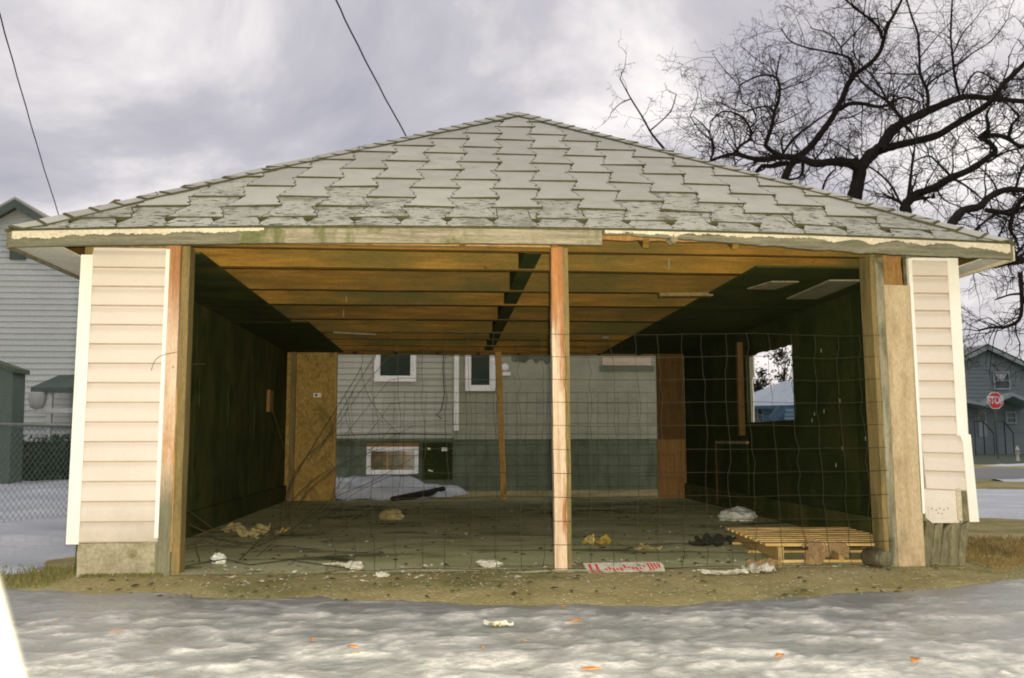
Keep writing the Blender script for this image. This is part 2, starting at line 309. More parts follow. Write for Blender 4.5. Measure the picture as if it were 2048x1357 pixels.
b = MB(); b.prism([(2.955, -.034, .90), (3.012, -.034, .885), (3.035, -.036, .292), (2.972, -.036, .292)], (0, .006, 0)); b.prism([(3.012, -.034, .885), (3.018, .05, .88), (3.04, .05, .295), (3.035, -.036, .292)], (.004, 0, 0)); b.build('corner_trim', M['trim'], G)
b = MB(); b.prism([(2.938, -.036, 1.02), (2.968, -.040, .98), (2.985, -.038, .87), (2.955, -.036, .84), (2.935, -.03, .90)], (0, .004, 0)); b.build('torn_trim_flap', M['trim'], G)
MB().box(-2.457, -2.433, -.030, .0, .24, 2.12).build('edge_trim', M['trim'], G)
MB().box(2.638, 2.664, -.030, .0, .35, 2.12).build('edge_trim', M['trim'], G)
MB().box(2.664, 2.93, -.030, -.012, 2.105, 2.125).build('edge_trim', M['trim'], G)
# exposed base plate under the broken right siding
M['plate'] = mat('cream_plate', [(.58, .525, .46), (.66, .60, .53)], ns=5, rough=.6, bump=.1, grain=.05, over=[((.30, .2, .1), (1, 1, 1), 8, .74, .80)])
MB().prism([(2.672, -.014, .515), (2.905, -.014, .515), (2.910, -.014, .285), (2.72, -.014, .285), (2.676, -.014, .32)], (0, .012, 0)).build('base_plate', M['plate'], G)
pl = MB().box(2.69, 2.855, -.022, -.015, .325, .40).build('nailing_strip', M['plate'], G)
for i, (x, z) in enumerate([(2.715, .383), (2.745, .372), (2.77, .385), (2.80, .375), (2.83, .384), (2.76, .352), (2.785, .349)]):
    MB().box(x-.0035, x+.0035, -.0238, -.0222, z-.0035, z+.0035).build('nail_hole', M['wire'], pl)
MB().box(2.895, 2.925, -.03, .0, .30, .52).build('edge_trim', M['peel'], G)
# --- foundations
def rough_block(name, x0, x1, y0, y1, z0, z1, m, am=.006, st=.04):
    b = MB(); b.box(x0, x1, y0, y1, z0, z1); o = b.build(name, m, G)
    bm = bmesh.new(); bm.from_mesh(o.data); bmesh.ops.subdivide_edges(bm, edges=bm.edges, cuts=9, use_grid_fill=True)
    for v in bm.verts: v.co += Vector((fbm(v.co*9+Vector((1, 0, 0))), fbm(v.co*9), fbm(v.co*9+Vector((0, 0, 5)))))*am
    bm.to_mesh(o.data); bm.free(); return o
rough_block('foundation', -2.935, -2.44, -.012, .14, -.02, .207, M['concrete'])
for s in (-1, 1):
    MB().box(s*2.97, s*2.87, .05, GL, 0, .22).build('stem_wall', M['dark_wall'], G)
for i in range(5):
    x = 2.63+i*.062
    MB().prism([(x, -.006-.004*(i % 2), 0.0), (x+.058, -.006-.004*(i % 2), 0.0), (x+.058+.05, -.006, .29), (x+.05, -.006, .30-.03*(i % 3))], (0, .03, 0)).build('skirt_board', M['rotten'], G)
MB().box(2.64, 2.95, .035, .10, 0, .32).build('skirt_backing', M['dark_wall_r'], G)
# --- jambs and posts
def stud(p, q, w_, d_, m, n=10, jit=.0018, name='stud'):
    return MB().bar(p, q, w_, d_, (0, 1, 0), n, jit).build(name, m, G)
stud((-2.403, .03, -.02), (-2.412, .03, 2.16), .094, .10, M['post'], n=24, name='door_jamb')
stud((-2.328, .065, -.02), (-2.336, .065, 2.15), .05, .12, M['post_side'], name='jamb_stud')
stud((-2.352, -.012, .15), (-2.356, -.012, 1.2), .008, .012, M['amber_board'], name='splinter_strip')
stud((.160, .0, -.01), (.148, .0, 2.165), .082, .09, M['post_c'], n=24, name='centre_post')
stud((.213, .045, -.01), (.208, .045, 2.165), .040, .13, M['post_side'], name='centre_post_stud')
stud((2.392, .07, -.01), (2.385, .07, 2.15), .036, .16, M['post_side'], name='jamb_stud')
stud((2.437, .03, -.01), (2.427, .03, 2.125), .058, .10, M['post_low'], name='door_jamb')
b = MB(); b.prism([(2.458, -.03, .0), (2.644, -.03, .0), (2.640, -.03, 1.925), (2.452, -.03, 1.93)], (0, .035, 0)); b.build('jamb_board', M['ply'], G)
rough_block('rotted_block', 2.472, 2.60, .0, .07, 1.90, 2.14, M['brown_board'], .012)
MB().box(2.46, 2.64, .065, .09, 1.6, 2.2).build('jamb_backing', M['dark_wall_r'], G)
# --- header, joists, ceiling
MB().bar((-2.95, .045, 2.225), (2.95, .045, 2.20), .05, .13, n=12, jit=.002).build('header', M['wood'], G)
MB().bar((-2.45, -.03, 2.168), (.1, -.03, 2.165), .07, .014, n=8, jit=.001).build('header_ledge', M['amber_board'], G)
for i, y in enumerate((.69, 1.67, 2.45, 3.55, 4.67, 5.43, 6.2, 6.9)):
    dz = random.uniform(-.006, .006)
    MB().bar((-2.9, y+random.uniform(-.03, .03), 2.265+dz), (2.9, y+random.uniform(-.03, .03), 2.262-dz), .065, .25, n=10, jit=.003).build('joist', M['wood'], G)
for i, y in enumerate((.34, 1.18, 2.06, 3.0, 4.1, 5.05, 5.8, 6.55)):
    y0, y1 = [(.09, .66), (.72, 1.64), (1.70, 2.42), (2.48, 3.52), (3.58, 4.64), (4.70, 5.40), (5.46, 6.17), (6.23, 6.87)][i]
    MB().box(-.06, .06, y0, y1, 2.147, 2.36).build('ceiling_dark_strip', M['dark_ceiling'], G)  # dark strip between the joists along the centre line
for y0, y1 in ((.35, 2.3), (2.31, 4.7), (4.71, 6.98)):
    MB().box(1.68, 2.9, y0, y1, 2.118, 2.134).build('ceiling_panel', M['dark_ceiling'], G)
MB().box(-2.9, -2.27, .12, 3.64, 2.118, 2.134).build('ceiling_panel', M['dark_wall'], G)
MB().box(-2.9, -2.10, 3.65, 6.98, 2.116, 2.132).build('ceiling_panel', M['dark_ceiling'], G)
MB().prism([(2.42, .78, 2.10), (2.68, .76, 2.10), (2.70, 1.68, 2.10), (2.43, 1.70, 2.10)], (0, 0, .012)).build('ceiling_patch', M['pale_board'], G)
MB().prism([(1.98, .86, 2.10), (2.2, .85, 2.10), (2.13, 1.2, 2.10), (1.9, 1.2, 2.10)], (0, 0, .012)).build('ceiling_patch', M['rotten'], G)
MB().bar((1.25, 1.62, 2.115), (1.72, 1.60, 2.118), .08, .03).build('ceiling_cleat', M['post_side'], G)
MB().bar((-1.95, 4.62, 2.125), (-1.45, 4.66, 2.11), .02, .025).build('ceiling_cleat', M['pale_board'], G)
MB().box(1.32, 1.40, 4.9, 4.95, 2.10, 2.13).build('ceiling_cleat', M['pale_board'], G)
for x, y in ((-2.0, .665), (-1.2, .665), (-.45, 1.645), (-1.55, 2.42), (.9, 1.645), (1.1, .66), (-1.7, 3.5)):
    MB().box(x-.005, x+.005, y-.012, y-.004, 2.155, 2.155+random.uniform(.05, .1)).build('splinter', M['pale_board'], G)
# --- side walls
def wall_panel(x0, x1, y0, y1, z0, z1, m): MB().box(x0, x1, y0+.003, y1-.003, z0, z1).build('wall_panel', m, G)
for i in range(6):
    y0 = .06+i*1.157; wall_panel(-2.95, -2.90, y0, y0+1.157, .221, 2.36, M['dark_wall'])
for y in (1.3, 2.5, 3.6, 4.9, 6.0):                       # old marks and a switch box on the left wall
    MB().box(-2.902, -2.893, y, y+random.uniform(.02, .05), random.uniform(.7, 1.2), random.uniform(1.25, 1.5)).build('wall_cleat', M['dark_wall'], G)
MB().box(-2.9, -2.86, 5.6, 5.85, 1.22, 1.5).build('wall_box', M['brown_board'], G)
WY0, WY1, WZ0, WZ1 = 2.81, 4.23, 1.05, 1.825
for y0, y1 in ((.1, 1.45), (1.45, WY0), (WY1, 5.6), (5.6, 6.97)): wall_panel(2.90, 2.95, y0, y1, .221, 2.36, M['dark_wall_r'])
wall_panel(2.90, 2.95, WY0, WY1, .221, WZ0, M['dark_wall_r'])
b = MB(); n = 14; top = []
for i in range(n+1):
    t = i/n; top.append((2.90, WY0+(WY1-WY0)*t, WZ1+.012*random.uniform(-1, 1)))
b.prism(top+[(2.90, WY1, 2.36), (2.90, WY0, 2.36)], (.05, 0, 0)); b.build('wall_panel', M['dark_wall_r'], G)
b = MB(); b.prism([(2.955, WY1-.05, WZ0), (2.955, WY1-.07, 1.3), (2.955, WY1-.05, 1.55), (2.955, WY1-.12, 1.6), (2.955, WY1-.11, WZ1+.02), (2.955, WY1+.05, WZ1+.02), (2.955, WY1+.05, WZ0)], (.012, 0, 0)); b.build('opening_trim', M['trim'], G)
stud((2.87, 4.34, .9), (2.87, 4.34, 2.0), .075, .06, M['dark_stud'], name='wall_stud')
for s, m in ((-1, 'siding'), (1, 'siding')):
    if s < 0: MB().box(-2.985, -2.952, .08, GL, .2, 2.3).build('side_wall', M[m], G)
    else:
        for a in ((.08, WY0, .2, 2.3), (WY1, GL, .2, 2.3), (WY0, WY1, .2, WZ0), (WY0, WY1, WZ1+.03, 2.3)): MB().box(2.952, 2.985, a[0], a[1], a[2], a[3]).build('side_wall', M[m], G)
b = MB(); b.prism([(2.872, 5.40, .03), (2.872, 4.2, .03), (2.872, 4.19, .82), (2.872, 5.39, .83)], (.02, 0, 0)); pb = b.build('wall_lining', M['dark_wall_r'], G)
b = MB().box(2.862, 2.896, 4.19, 5.39, .80, .835).build('lining_edge', M['rotten'], pb)
MB().box(2.862, 2.872, 5.37, 5.40, .03, .80).build('lining_edge', M['dark_stud'], pb)
for i in range(9):
    y = random.uniform(.8, 2.6); z = random.uniform(.6, 1.9); MB().box(2.894, 2.9, y, y+.012, z, z+.035).build('nail_plate', M['pale_board'], G)
# --- rear wall remains
MB().box(-2.90, -2.22, GL, GL+.012, .0, 2.15).build('osb_panel', M['osb'], G)
MB().box(-2.90, -2.22, GL-.002+.016, GL+.03, .0, 2.15).build('osb_backing', M['brown_board'], G)
stud((-2.80, GL-.04, 0), (-2.80, GL-.04, 2.15), .07, .06, M['post_side'], name='rear_stud')
stud((-2.20, GL+.0, 0), (-2.205, GL+.0, 2.15), .035, .08, M['amber_board'], name='rear_stud')
st = MB().box(-2.52, -2.41, GL-.006, GL-.002, 1.47, 1.53).build('sticker', M['trim'], G)
MB().lathe((0, 0, 0), [(.018, 0), (.018, .002)], 12).build('sticker_mark', M['wire'], st).matrix_local = Matrix.Translation((-2.48, GL-.0065, 1.5)) @ Matrix.Rotation(math.pi/2, 4, 'X')
stud((.225, GL+.0, 0), (.142, GL+.0, 2.14), .085, .06, M['amber_board'], name='rear_post')
MB().box(2.49, 2.90, GL-.02, GL+.01, .86, 2.12).build('rear_board', M['dark_stud'], G)
MB().box(2.48, 2.90, GL-.03, GL+.0, .0, .855).build('rear_board', M['brown_board'], G)
MB().bar((-2.9, GL+.06, 2.20), (2.9, GL+.06, 2.18), .06, .11, n=10, jit=.003).build('rear_header', M['wood'], G)
MB().bar((-2.9, GL+.38, 2.165), (3.0, GL+.38, 2.145), .02, .03, n=14, jit=.004).build('rear_fascia', M['pale_board'], G)
for x in np.arange(-2.6, 2.9, .61): MB().box(x, x+.04, GL+.1, GL+.36, 2.13, 2.22).build('rafter_tail', M['dark_ceiling'], G)
# --- roof
EZ, RUN, RISE = 2.215, 3.32, 2.02; AX = .12; HL, HR = 3.295, 3.175
SL = math.hypot(RUN, RISE); sy, sz = RUN/SL, RISE/SL
def bow(x, s): return -.06*(x/3.25)**2*max(0, 1-s/2.2)
def rpt(u, s, h=0): return Vector((u, -.36+s*sy-h*sz, EZ+bow(u, s)+s*sz+h*sy))
apex = Vector((AX, -.36+RUN, EZ+RISE)); apex2 = Vector((AX, GL+.4-RUN, EZ+RISE))
cl_, cr_ = Vector((-HL, -.36, EZ-.06)), Vector((HR, -.36, EZ-.06)); bl_, br_ = Vector((-HL, GL+.4, EZ-.06)), Vector((HR, GL+.4, EZ-.06))
b = MB()
nseg = 12; front = [rpt(-HL+(HL+HR)*i/nseg, 0) for i in range(nseg+1)]
dz = Vector((0, 0, -.03))
for i in range(nseg): b.prism([front[i], front[i+1], apex], dz, 1)
for q in ([cl_, apex, apex2, bl_], [cr_, br_, apex2, apex], [bl_, apex2, br_]): b.prism([p for p in q], dz, 1)
roof = b.build('roof', [M['shingle'], M['wood']], G)
b = MB()
for i in range(nseg): b.add([p+Vector((0, -.001, .0025)) for p in (front[i], front[i+1], apex)], [(0, 1, 2)])
b.build('underlayment', M['shingle_edge'], roof)
rows = [-.05, .17, .415, .648, .91, 1.156, 1.445, 1.711, 2.011, 2.26, 2.584, 2.845, 3.172, 3.43]
def hipx(s): t = s/SL; return -HL+(AX+HL)*t, HR+(AX-HR)*t
CW = .297
for r, s0 in enumerate(rows):
    nxt = rows[r+2] if r+2 < len(rows) else SL
    mid = rows[r+1] if r+1 < len(rows) else SL
    p = nxt-s0; hm = mid-s0; lx, rx = hipx(max(0, s0))
    for c in range(-14, 15):
        if r and (c+r) % 2: continue                            # column of this row
        uc = -.15+.066*s0+c*CW+random.uniform(-.008, .008)
        if uc < lx-.3 or uc > rx+.3: continue
        bw, wa = .179, .114; jt = lambda a: random.uniform(-a, a)
        out_ = []
        prof = [(bw+jt(.006), jt(.006)), (bw-.006, .05), (bw-.03+jt(.006), hm*.35), (bw-.02+jt(.006), hm*.5), (wa+.02+jt(.004), hm*.72), (wa-.003, hm*1.02), (bw+.01, hm*1.06), (bw+.01, p*1.12)]
        pts = [(uc+a, s0+s_) for a, s_ in prof]+[(uc-a+jt(.004), s0+s_+jt(.004)) for a, s_ in reversed(prof)]
        smax = s0+p*1.12; h0 = .013 if r > 2 else .015; curl = jt(.004)
        bm = bmesh.new()
        def H(u, s_): return .003+h0*max(0, 1-(s_-s0)/(1.25*p))+curl*((u-uc)/.17)*max(0, 1-(s_-s0)/p)
        smin = -.028
        k = len(prof); rg = [random.uniform(.0035, .0085) for _ in range(2*k)]
        # outline rows: outer left, inner left, inner right, outer right; a moss-caked rim runs round the butt and the sides
        PR = [(0, pts[0], pts[2*k-1], 0)]+[(i, pts[i], pts[2*k-1-i], 1) for i in range(1, k)]
        PR.insert(1, (0, (pts[0][0], pts[0][1]+random.uniform(.009, .017)), (pts[2*k-1][0], pts[2*k-1][1]+random.uniform(.009, .017)), 1))
        RW = []
        for q_, (i, (ua, sa_), (ub, sb_), _) in enumerate(PR):
            sa_ = max(sa_, smin+.016*q_*(q_ < 2)); sb_ = max(sb_, smin+.016*q_*(q_ < 2))
            RW.append([bm.verts.new(rpt(u, s_, H(u, s_))) for u, s_ in ((ua, sa_), (ua-rg[i], sa_), (ub+rg[k+i], sb_), (ub, sb_))]+[bm.verts.new(rpt(u, s_, -.004)) for u, s_ in ((ua, sa_), (ub, sb_))])
        for q_ in range(len(RW)-1):
            a_, b_ = RW[q_], RW[q_+1]
            bm.faces.new((a_[0], b_[0], b_[1], a_[1])).material_index = 1
            bm.faces.new((a_[1], b_[1], b_[2], a_[2])).material_index = 1 if q_ == 0 else 0
            bm.faces.new((a_[2], b_[2], b_[3], a_[3])).material_index = 1
            bm.faces.new((a_[4], b_[4], b_[0], a_[0])).material_index = 1
            bm.faces.new((a_[3], b_[3], b_[5], a_[5])).material_index = 1
        a_ = RW[0]; bm.faces.new((a_[0], a_[1], a_[2], a_[3], a_[5], a_[4])).material_index = 1
        for sgn, cc in ((-1, cl_), (1, cr_)):              # trim at the hips
            d = apex-cc; nrm = Vector((d.y, -d.x, 0))*(1 if sgn > 0 else -1)
            if nrm.x*sgn < 0: nrm = -nrm
            g = bmesh.ops.bisect_plane(bm, geom=bm.verts[:]+bm.edges[:]+bm.faces[:], plane_co=cc-nrm.normalized()*.004, plane_no=nrm, clear_outer=True)
        if len(bm.faces) > 3:
            bmesh.ops.recalc_face_normals(bm, faces=bm.faces); up_ = sum((f.normal.z for f in bm.faces if f.material_index == 0), 0)
            if up_ < 0: bmesh.ops.reverse_faces(bm, faces=bm.faces)
            me = bpy.data.meshes.new('shingle'); bm.to_mesh(me)
            o = bpy.data.objects.new('shingle', me); COL.objects.link(o); o.parent = roof
            me.materials.append(M['shingle_worn' if (r < 2 or (r == 2 and random.random() < .25) or (r in (3, 4) and uc < -1.3 and random.random() < .35)) else 'shingle']); me.materials.append(M['shingle_edge'])
        bm.free()
# eave strip of moss-caked edge shingle
b = MB()
for i in range(60):
    x0 = -HL+(HL+HR)*i/60; x1 = -HL+(HL+HR)*(i+1)/60
    q = [rpt(x0, -.035, -.008+.004*math.sin(i*2.3)), rpt(x1, -.035, -.008+.004*math.sin((i+1)*2.3)), rpt(x1, .06, .004), rpt(x0, .06, .004)]
    b.add(q, [(0, 1, 2, 3)])
b.build('eave_edge', M['shingle_edge'], roof)
# hip caps
for cc, sgn in ((cl_, -1), (cr_, 1)):
    n = 30; d = apex-cc
    for i in range(n):
        t0 = i/n-.004; t1 = min(1, (i+1.25)/n); w_ = .135+random.uniform(-.01, .01)
        def hp(t, side, h):
            c = cc.lerp(apex, t)+Vector((0, 0, .012+.0*(1-t)))
            if side == 0: return c+Vector((0, 0, h+.012))
            if side == 1: return rpt(c.x-sgn*w_*.75, max(-.03, t*SL-.66*w_), h+.014)   # square to the hip, on the front face
            return c+Vector((sgn*.01, w_*.95, -.01+h))     # on the side face
        h0, h1 = .009+random.uniform(0, .004), .003
        tm = t0+.003
        tv = [hp(t0, 1, h0), hp(t0, 0, h0), hp(t0, 2, h0), hp(t1, 2, h1), hp(t1, 0, h1), hp(t1, 1, h1)]
        rim = [hp(t0, 1, h0+.002), hp(t0, 0, h0+.002), hp(tm, 0, h0+.002), hp(tm, 1, h0+.002)]; rim2 = [hp(t0, 1, h0+.0015), hp(t0, 1, h0+.0015).lerp(hp(t0, 0, h0), .07), hp(t1, 0, h1).lerp(hp(t1, 1, h1), .93)+Vector((0, 0, .0015)), hp(t1, 1, h1+.0015)]
        bv = [v-Vector((0, 0, .010)) for v in tv]; b = MB()
        b.add(tv+bv, [(0, 1, 4, 5), (1, 2, 3, 4)], 0); k = 0
        b.f += [(6+a, 6+c, 6+e_, 6+g) for a, c, e_, g in ((5, 4, 1, 0), (4, 3, 2, 1))]; b.m += [1, 1]
        for a in range(6): b.f.append((a, (a+1) % 6, 6+(a+1) % 6, 6+a)); b.m.append(1)
        b.add(rim, [(0, 1, 2, 3)], 1); b.add(rim2, [(0, 1, 2, 3)], 1)
        b.build('hip_cap', [M['shingle'], M['shingle_edge']], roof, fixn=False)
b = MB()
for s in (-1, 1): b.prism([apex+Vector((0, .05, .012)), apex2+Vector((0, -.05, .012)), apex2+Vector((s*.14, -.05, -.075)), apex+Vector((s*.14, .05, -.075))], (0, 0, .012))
b.build('ridge_cap', M['shingle'], roof)
# --- fascia
def fz(x): return bow(x, 0)
def fasc(name, x0, x1, ztop, zbot, y0, y1, m, n=30, rag=0, top=None):
    b = MB(); a = []; c = []
    for i in range(n+1):
        x = x0+(x1-x0)*i/n
        zt = EZ+fz(x)+ztop; zb = EZ+fz(x)+(zbot(x) if callable(zbot) else zbot)
        a.append((x, zt if top is None else EZ+fz(x)+top(x), zb+random.uniform(-rag, rag)))
    for (xa, za, zb), (xc, zc, zd) in zip(a, a[1:]):
        b.add([(xa, y0, za), (xc, y0, zc), (xc, y0, zd), (xa, y0, zb), (xa, y1, za), (xc, y1, zc), (xc, y1, zd), (xa, y1, zb)], [(0, 1, 2, 3), (4, 7, 6, 5), (0, 4, 5, 1), (3, 2, 6, 7)])
    k0 = 0; b.f += [(0, 3, 7, 4), tuple(len(b.v)-8+i for i in (1, 5, 6, 2))]; b.m += [0, 0]
    return b.build(name, m, G)
nz1 = lambda x, s_: .5+.5*fbm((x*s_, 3.3, 1.1), 4)
fasc('fascia_board', -HL, -1.9, -.012, -.108, -.385, -.355, M['fascia_grey'], rag=.001)
fasc('fascia_board', -1.9, .40, -.012, -.106, -.386, -.356, M['fascia'], n=30, rag=.0015)
# peeling paint left on the board
fasc('paint_layer', -3.275, -1.75, -.010, lambda x: -.05-.045*(nz1(x, 2.6)-.3)+.02*fbm((x*6, 1, 1), 5)+.032*max(0, (x+3.0)/1.25), -.3895, -.386, M['peel'], n=170, rag=.0045)
# the right half: broken board
brk = lambda x: -.03-.075*min(1, max(0, (x-.55)/1.55))-.012*nz1(x, 5)
fasc('fascia_board', .41, HR, -.012, brk, -.383, -.355, M['fascia_grey'], n=90, rag=.003)
fasc('paint_layer', .42, HR-.02, -.010, lambda x: max(brk(x)+.008, -.018-.035*(nz1(x, 2.7)-.25)+.02*fbm((x*6.5, 2, 1), 5)-.05*max(0, (x-2.75)/.5)), -.3875, -.3835, M['peel'], n=260, rag=.0045)
fasc('sub_fascia', .3, 2.4, -.02, lambda x: -.06, -.34, -.315, M['brown_board'], n=30, rag=.006)
MB().bar((.85, -.37, EZ-.05), (.88, -.36, EZ-.075), .05, .05).build('hanging_splinter', M['rotten'], G)
for s in (-1, 1):
    x = -HL if s < 0 else HR
    MB().box(min(x, x+s*.02), max(x, x+s*.02), -.37, GL+.4, EZ-.175, EZ-.06).build('side_fascia', M['peel' if s > 0 else 'fascia_grey'], G)
    MB().box(min(s*3.0, x-s*.002), max(s*3.0, x-s*.002), -.35, GL+.38, EZ-.155, EZ-.147).build('soffit', M['soffit'], G)
for x in np.arange(-2.9, 3.0, .6):
    MB().bar((x, -.34, EZ-.07), (x, .3, EZ+.28), .04, .09).build('rafter', M['wood'], G)
# ================================================================ BACK HOUSE
HY = 9.3
BH = thing('house', 'grey sided house with green basement wall seen through the garage', 'house', (0, HY, 0))
M['grey_siding'] = mat('grey_house_siding', [(.36, .365, .305), (.43, .435, .365)], ns=2, rough=.8, bump=.05, rnd=.05, grain=.06, over=[((.27, .265, .2), (1.5, 1, .25), 3, .55, .85)])
M['stucco'] = mat('grey_stucco', [(.24, .25, .19), (.32, .325, .25)], ns=3, rough=.95, bump=.6, bns=50, over=[((.33, .32, .27), (1, 1, 1), 4, .55, .75)])
M['teal_base'] = mat('dark_green_basement', [(.095, .12, .08), (.135, .16, .108)], ns=3, rough=.9, bump=.3, bns=30, over=[((.065, .075, .045), (1, 1, .4), 3, .5, .7)])
M['white_frame'] = plain('white_frame', (.72, .72, .70)); M['glass'] = mat('dark_glass', [(.02, .035, .028), (.03, .05, .04)], rough=.08, bump=0, spec=.6)
def hx(px, py=800, Y=HY): return at(px, py, Y).x
def hz(py, px=800, Y=HY): return at(px, py, Y).z
zf_ = hz(876); xc_ = hx(908)
MB().box(-5.2, xc_, HY+.02, HY+.2, zf_, 3.3).build('wall', M['grey_siding'], BH)
zc = zf_-.01; step = abs(hz(760)-hz(771.7))
while zc < 3.0:
    b = MB(); b.add([(-5.2, HY+.018, zc+step+.01), (xc_-.03, HY+.018, zc+step+.01), (xc_-.03, HY-.008, zc), (-5.2, HY-.008, zc), (-5.2, HY+.018, zc), (xc_-.03, HY+.018, zc)], [(0, 3, 2, 1), (3, 4, 5, 2)]); b.build('siding_board', M['grey_siding'], BH); zc += step
MB().box(-5.2, xc_, HY+.03, HY+.2, -.05, zf_-.02).build('basement_wall', M['teal_base'], BH)
MB().box(-5.2, xc_, HY-.03, HY+.03, zf_-.05, zf_-.012).build('sill_board', M['teal_base'], BH)
MB().box(xc_, 4.3, HY-.10, HY+.2, zf_-.03, 3.3).build('stucco_wall', M['stucco'], BH)
MB().box(xc_, 4.3, HY-.08, HY+.2, -.05, zf_-.031).build('basement_wall', M['teal_base'], BH)
MB().box(xc_+.0, xc_+.08, HY-.19, HY-.102, hz(862), 3.2).build('downspout', M['white_frame'], BH)
b = MB(); b.prism([(-5.6, HY-.4, 3.25), (4.6, HY-.4, 3.25), (4.0, HY+3.5, 4.5), (-4.8, HY+3.5, 4.5)], (0, 0, .08)); b.prism([(-5.6, HY+7.4, 3.25), (4.6, HY+7.4, 3.25), (4.0, HY+3.5, 4.5), (-4.8, HY+3.5, 4.5)], (0, 0, .08)); b.build('roof', M['shingle'], BH)
MB().box(-5.2, 4.3, HY+6.9, HY+7.1, 0, 3.3).build('wall', M['grey_siding'], BH)
for x in (-5.2, 4.2): MB().box(x, x+.1, HY+.2, HY+6.9, 0, 3.3).build('wall', M['grey_siding'], BH)
def hwin(x0, x1, z0, z1, fw_, y, name='window', gm='glass', cas=True):
    b = MB()
    for a in ((x0, x1, z0, z0+fw_), (x0, x1, z1-fw_, z1), (x0, x0+fw_, z0+fw_, z1-fw_), (x1-fw_, x1, z0+fw_, z1-fw_)): b.box(a[0], a[1], y-.05, y, a[2], a[3])
    o = b.build(name, M['white_frame'], BH)
    g = .03; b = MB(); q = fw_+.0
    for a in ((x0+q, x1-q, z0+q, z0+q+g), (x0+q, x1-q, z1-q-g, z1-q), (x0+q, x0+q+g, z0+q+g, z1-q-g), (x1-q-g, x1-q, z0+q+g, z1-q-g)): b.box(a[0], a[1], y-.03, y-.002, a[2], a[3])
    b.build('sash', M['white_frame'], o)
    MB().box(x0+q+g, x1-q-g, y-.012, y-.006, z0+q+g, z1-q-g).build('pane', M[gm], o); return o
hwin(hx(748), hx(832), hz(764), hz(764)+.95, .07, HY-.02)
hwin(hx(930), hx(990), hz(783), hz(783)+.85, .07, HY-.11)
M['amber_glass'] = mat('basement_window_glass', [(.04, .035, .012), (.10, .075, .025), (.2, .14, .05)], ns=3, scale=(2, 1, 3), rough=.15, bump=0, spec=.5)
bwn = hwin(hx(735), hx(838), hz(949), hz(894), .045, HY+.02, gm='amber_glass')
MB().box(hx(735), hx(838), HY-.01, HY+.03, hz(894), hz(887)).build('window_lintel', M['brown_board'], bwn)
for fx in (.4, .72): 
    x = hx(735)+(hx(838)-hx(735))*fx; MB().box(x-.012, x+.012, HY+.002, HY+.012, hz(940), hz(903)).build('window_stud', M['amber_board'], bwn)
MB().box(hx(846), hx(905), HY-.0, HY+.028, hz(960), hz(886)).build('basement_door', M['dark_wall_r'], BH)
for q in ((856, 900, .03), (884, 903, .06), (858, 943, .025), (863, 944, .02)): MB().box(hx(q[0]), hx(q[0])+q[2]*1.6, HY-.04, HY-.002, hz(q[1]), hz(q[1])+q[2]).build('pipe_fitting', M['white_frame'], BH)
vent = MB().lathe((0, HY, 0), [(.065, 0), (.075, .02), (.06, .06), (.03, .075)], 14); vo = vent.build('vent_hood', M['white_frame'], BH, True); vo.matrix_local = Matrix.Translation((hx(1009), -.10, hz(736))) @ Matrix.Rotation(math.pi/2, 4, 'X')
MB().box(hx(1004), hx(1020), HY-.15, HY-.102, hz(752), hz(745)).build('vent_flap', M['white_frame'], BH)
M['pinkboard'] = mat('boarded_window', [(.40, .33, .25), (.52, .44, .34)], ns=5, scale=(1, 1, 4), rough=.9)
bo = MB().box(hx(1203), hx(1300), HY-.14, HY-.102, hz(731), hz(714)).build('boarded_window', M['pinkboard'], BH)
MB().box(hx(1198), hx(1306), HY-.13, HY-.102, hz(742), hz(732)).build('window_sill', M['teal_base'], bo)
b = MB()
rr = random.Random(3)
pts = [(hx(1022+i*7), hz(722+rr.uniform(-3, 8))) for i in range(12)]
b.prism([(x, HY-.104, z) for x, z in pts]+[(hx(1100), HY-.104, hz(708)), (hx(1022), HY-.104, hz(708))], (0, -.004, 0)); b.build('stucco_stain', M['teal_base'], BH)
b = MB().tube([at(x, y, HY-.04) for x, y in ((888, 700), (886, 740), (889, 790), (882, 822), (872, 830), (884, 838))], .008, 5); b.build('loose_cable', M['wire'], BH)
MB().tube([at(670, 872, HY-.05), at(780, 868, HY-.05), at(903, 870, HY-.05)], .008, 5).build('loose_cable', M['wire'], BH)
# ================================================================ LEFT HOUSE, SHED, HEDGE, CHAIN LINK FENCE
LY = 16.0
LH = thing('house', 'pale grey sided house with dark gable at far left', 'house', (-11, LY, 0))
M['left_siding'] = mat('pale_grey_siding', [(.66, .69, .65), (.72, .75, .71)], ns=1, rough=.8, bump=.03, rnd=.03)
M['dark_teal'] = mat('dark_teal_paint', [(.10, .135, .11), (.14, .175, .145)], ns=3, rough=.8, bump=.1)
pk = at(40, 415, LY)
sl_ = .62
MB().prism([(pk.x-6, LY+.03, 0), (pk.x+5.2, LY+.03, 0), (pk.x+5.2, LY+.03, pk.z-5.2*sl_), (pk.x, LY+.03, pk.z), (pk.x-6, LY+.03, pk.z-6*sl_)], (0, 6, 0)).build('wall', M['left_siding'], LH)
zc = .3
while zc < pk.z-.1:
    hwid = lambda z: min(1e9, (pk.z-z)/sl_)
    xr = min(pk.x+5.2, pk.x+hwid(zc+.14)); xl = max(pk.x-6, pk.x-hwid(zc+.14))
    if xr-xl > .2:
        MB().add([(xl, LY+.028, zc+.145), (xr, LY+.028, zc+.145), (xr, LY-.008, zc), (xl, LY-.008, zc), (xl, LY+.028, zc-.0), (xr, LY+.028, zc)], [(0, 3, 2, 1), (3, 4, 5, 2)]).build('siding_board', M['left_siding'], LH)
    zc += .142
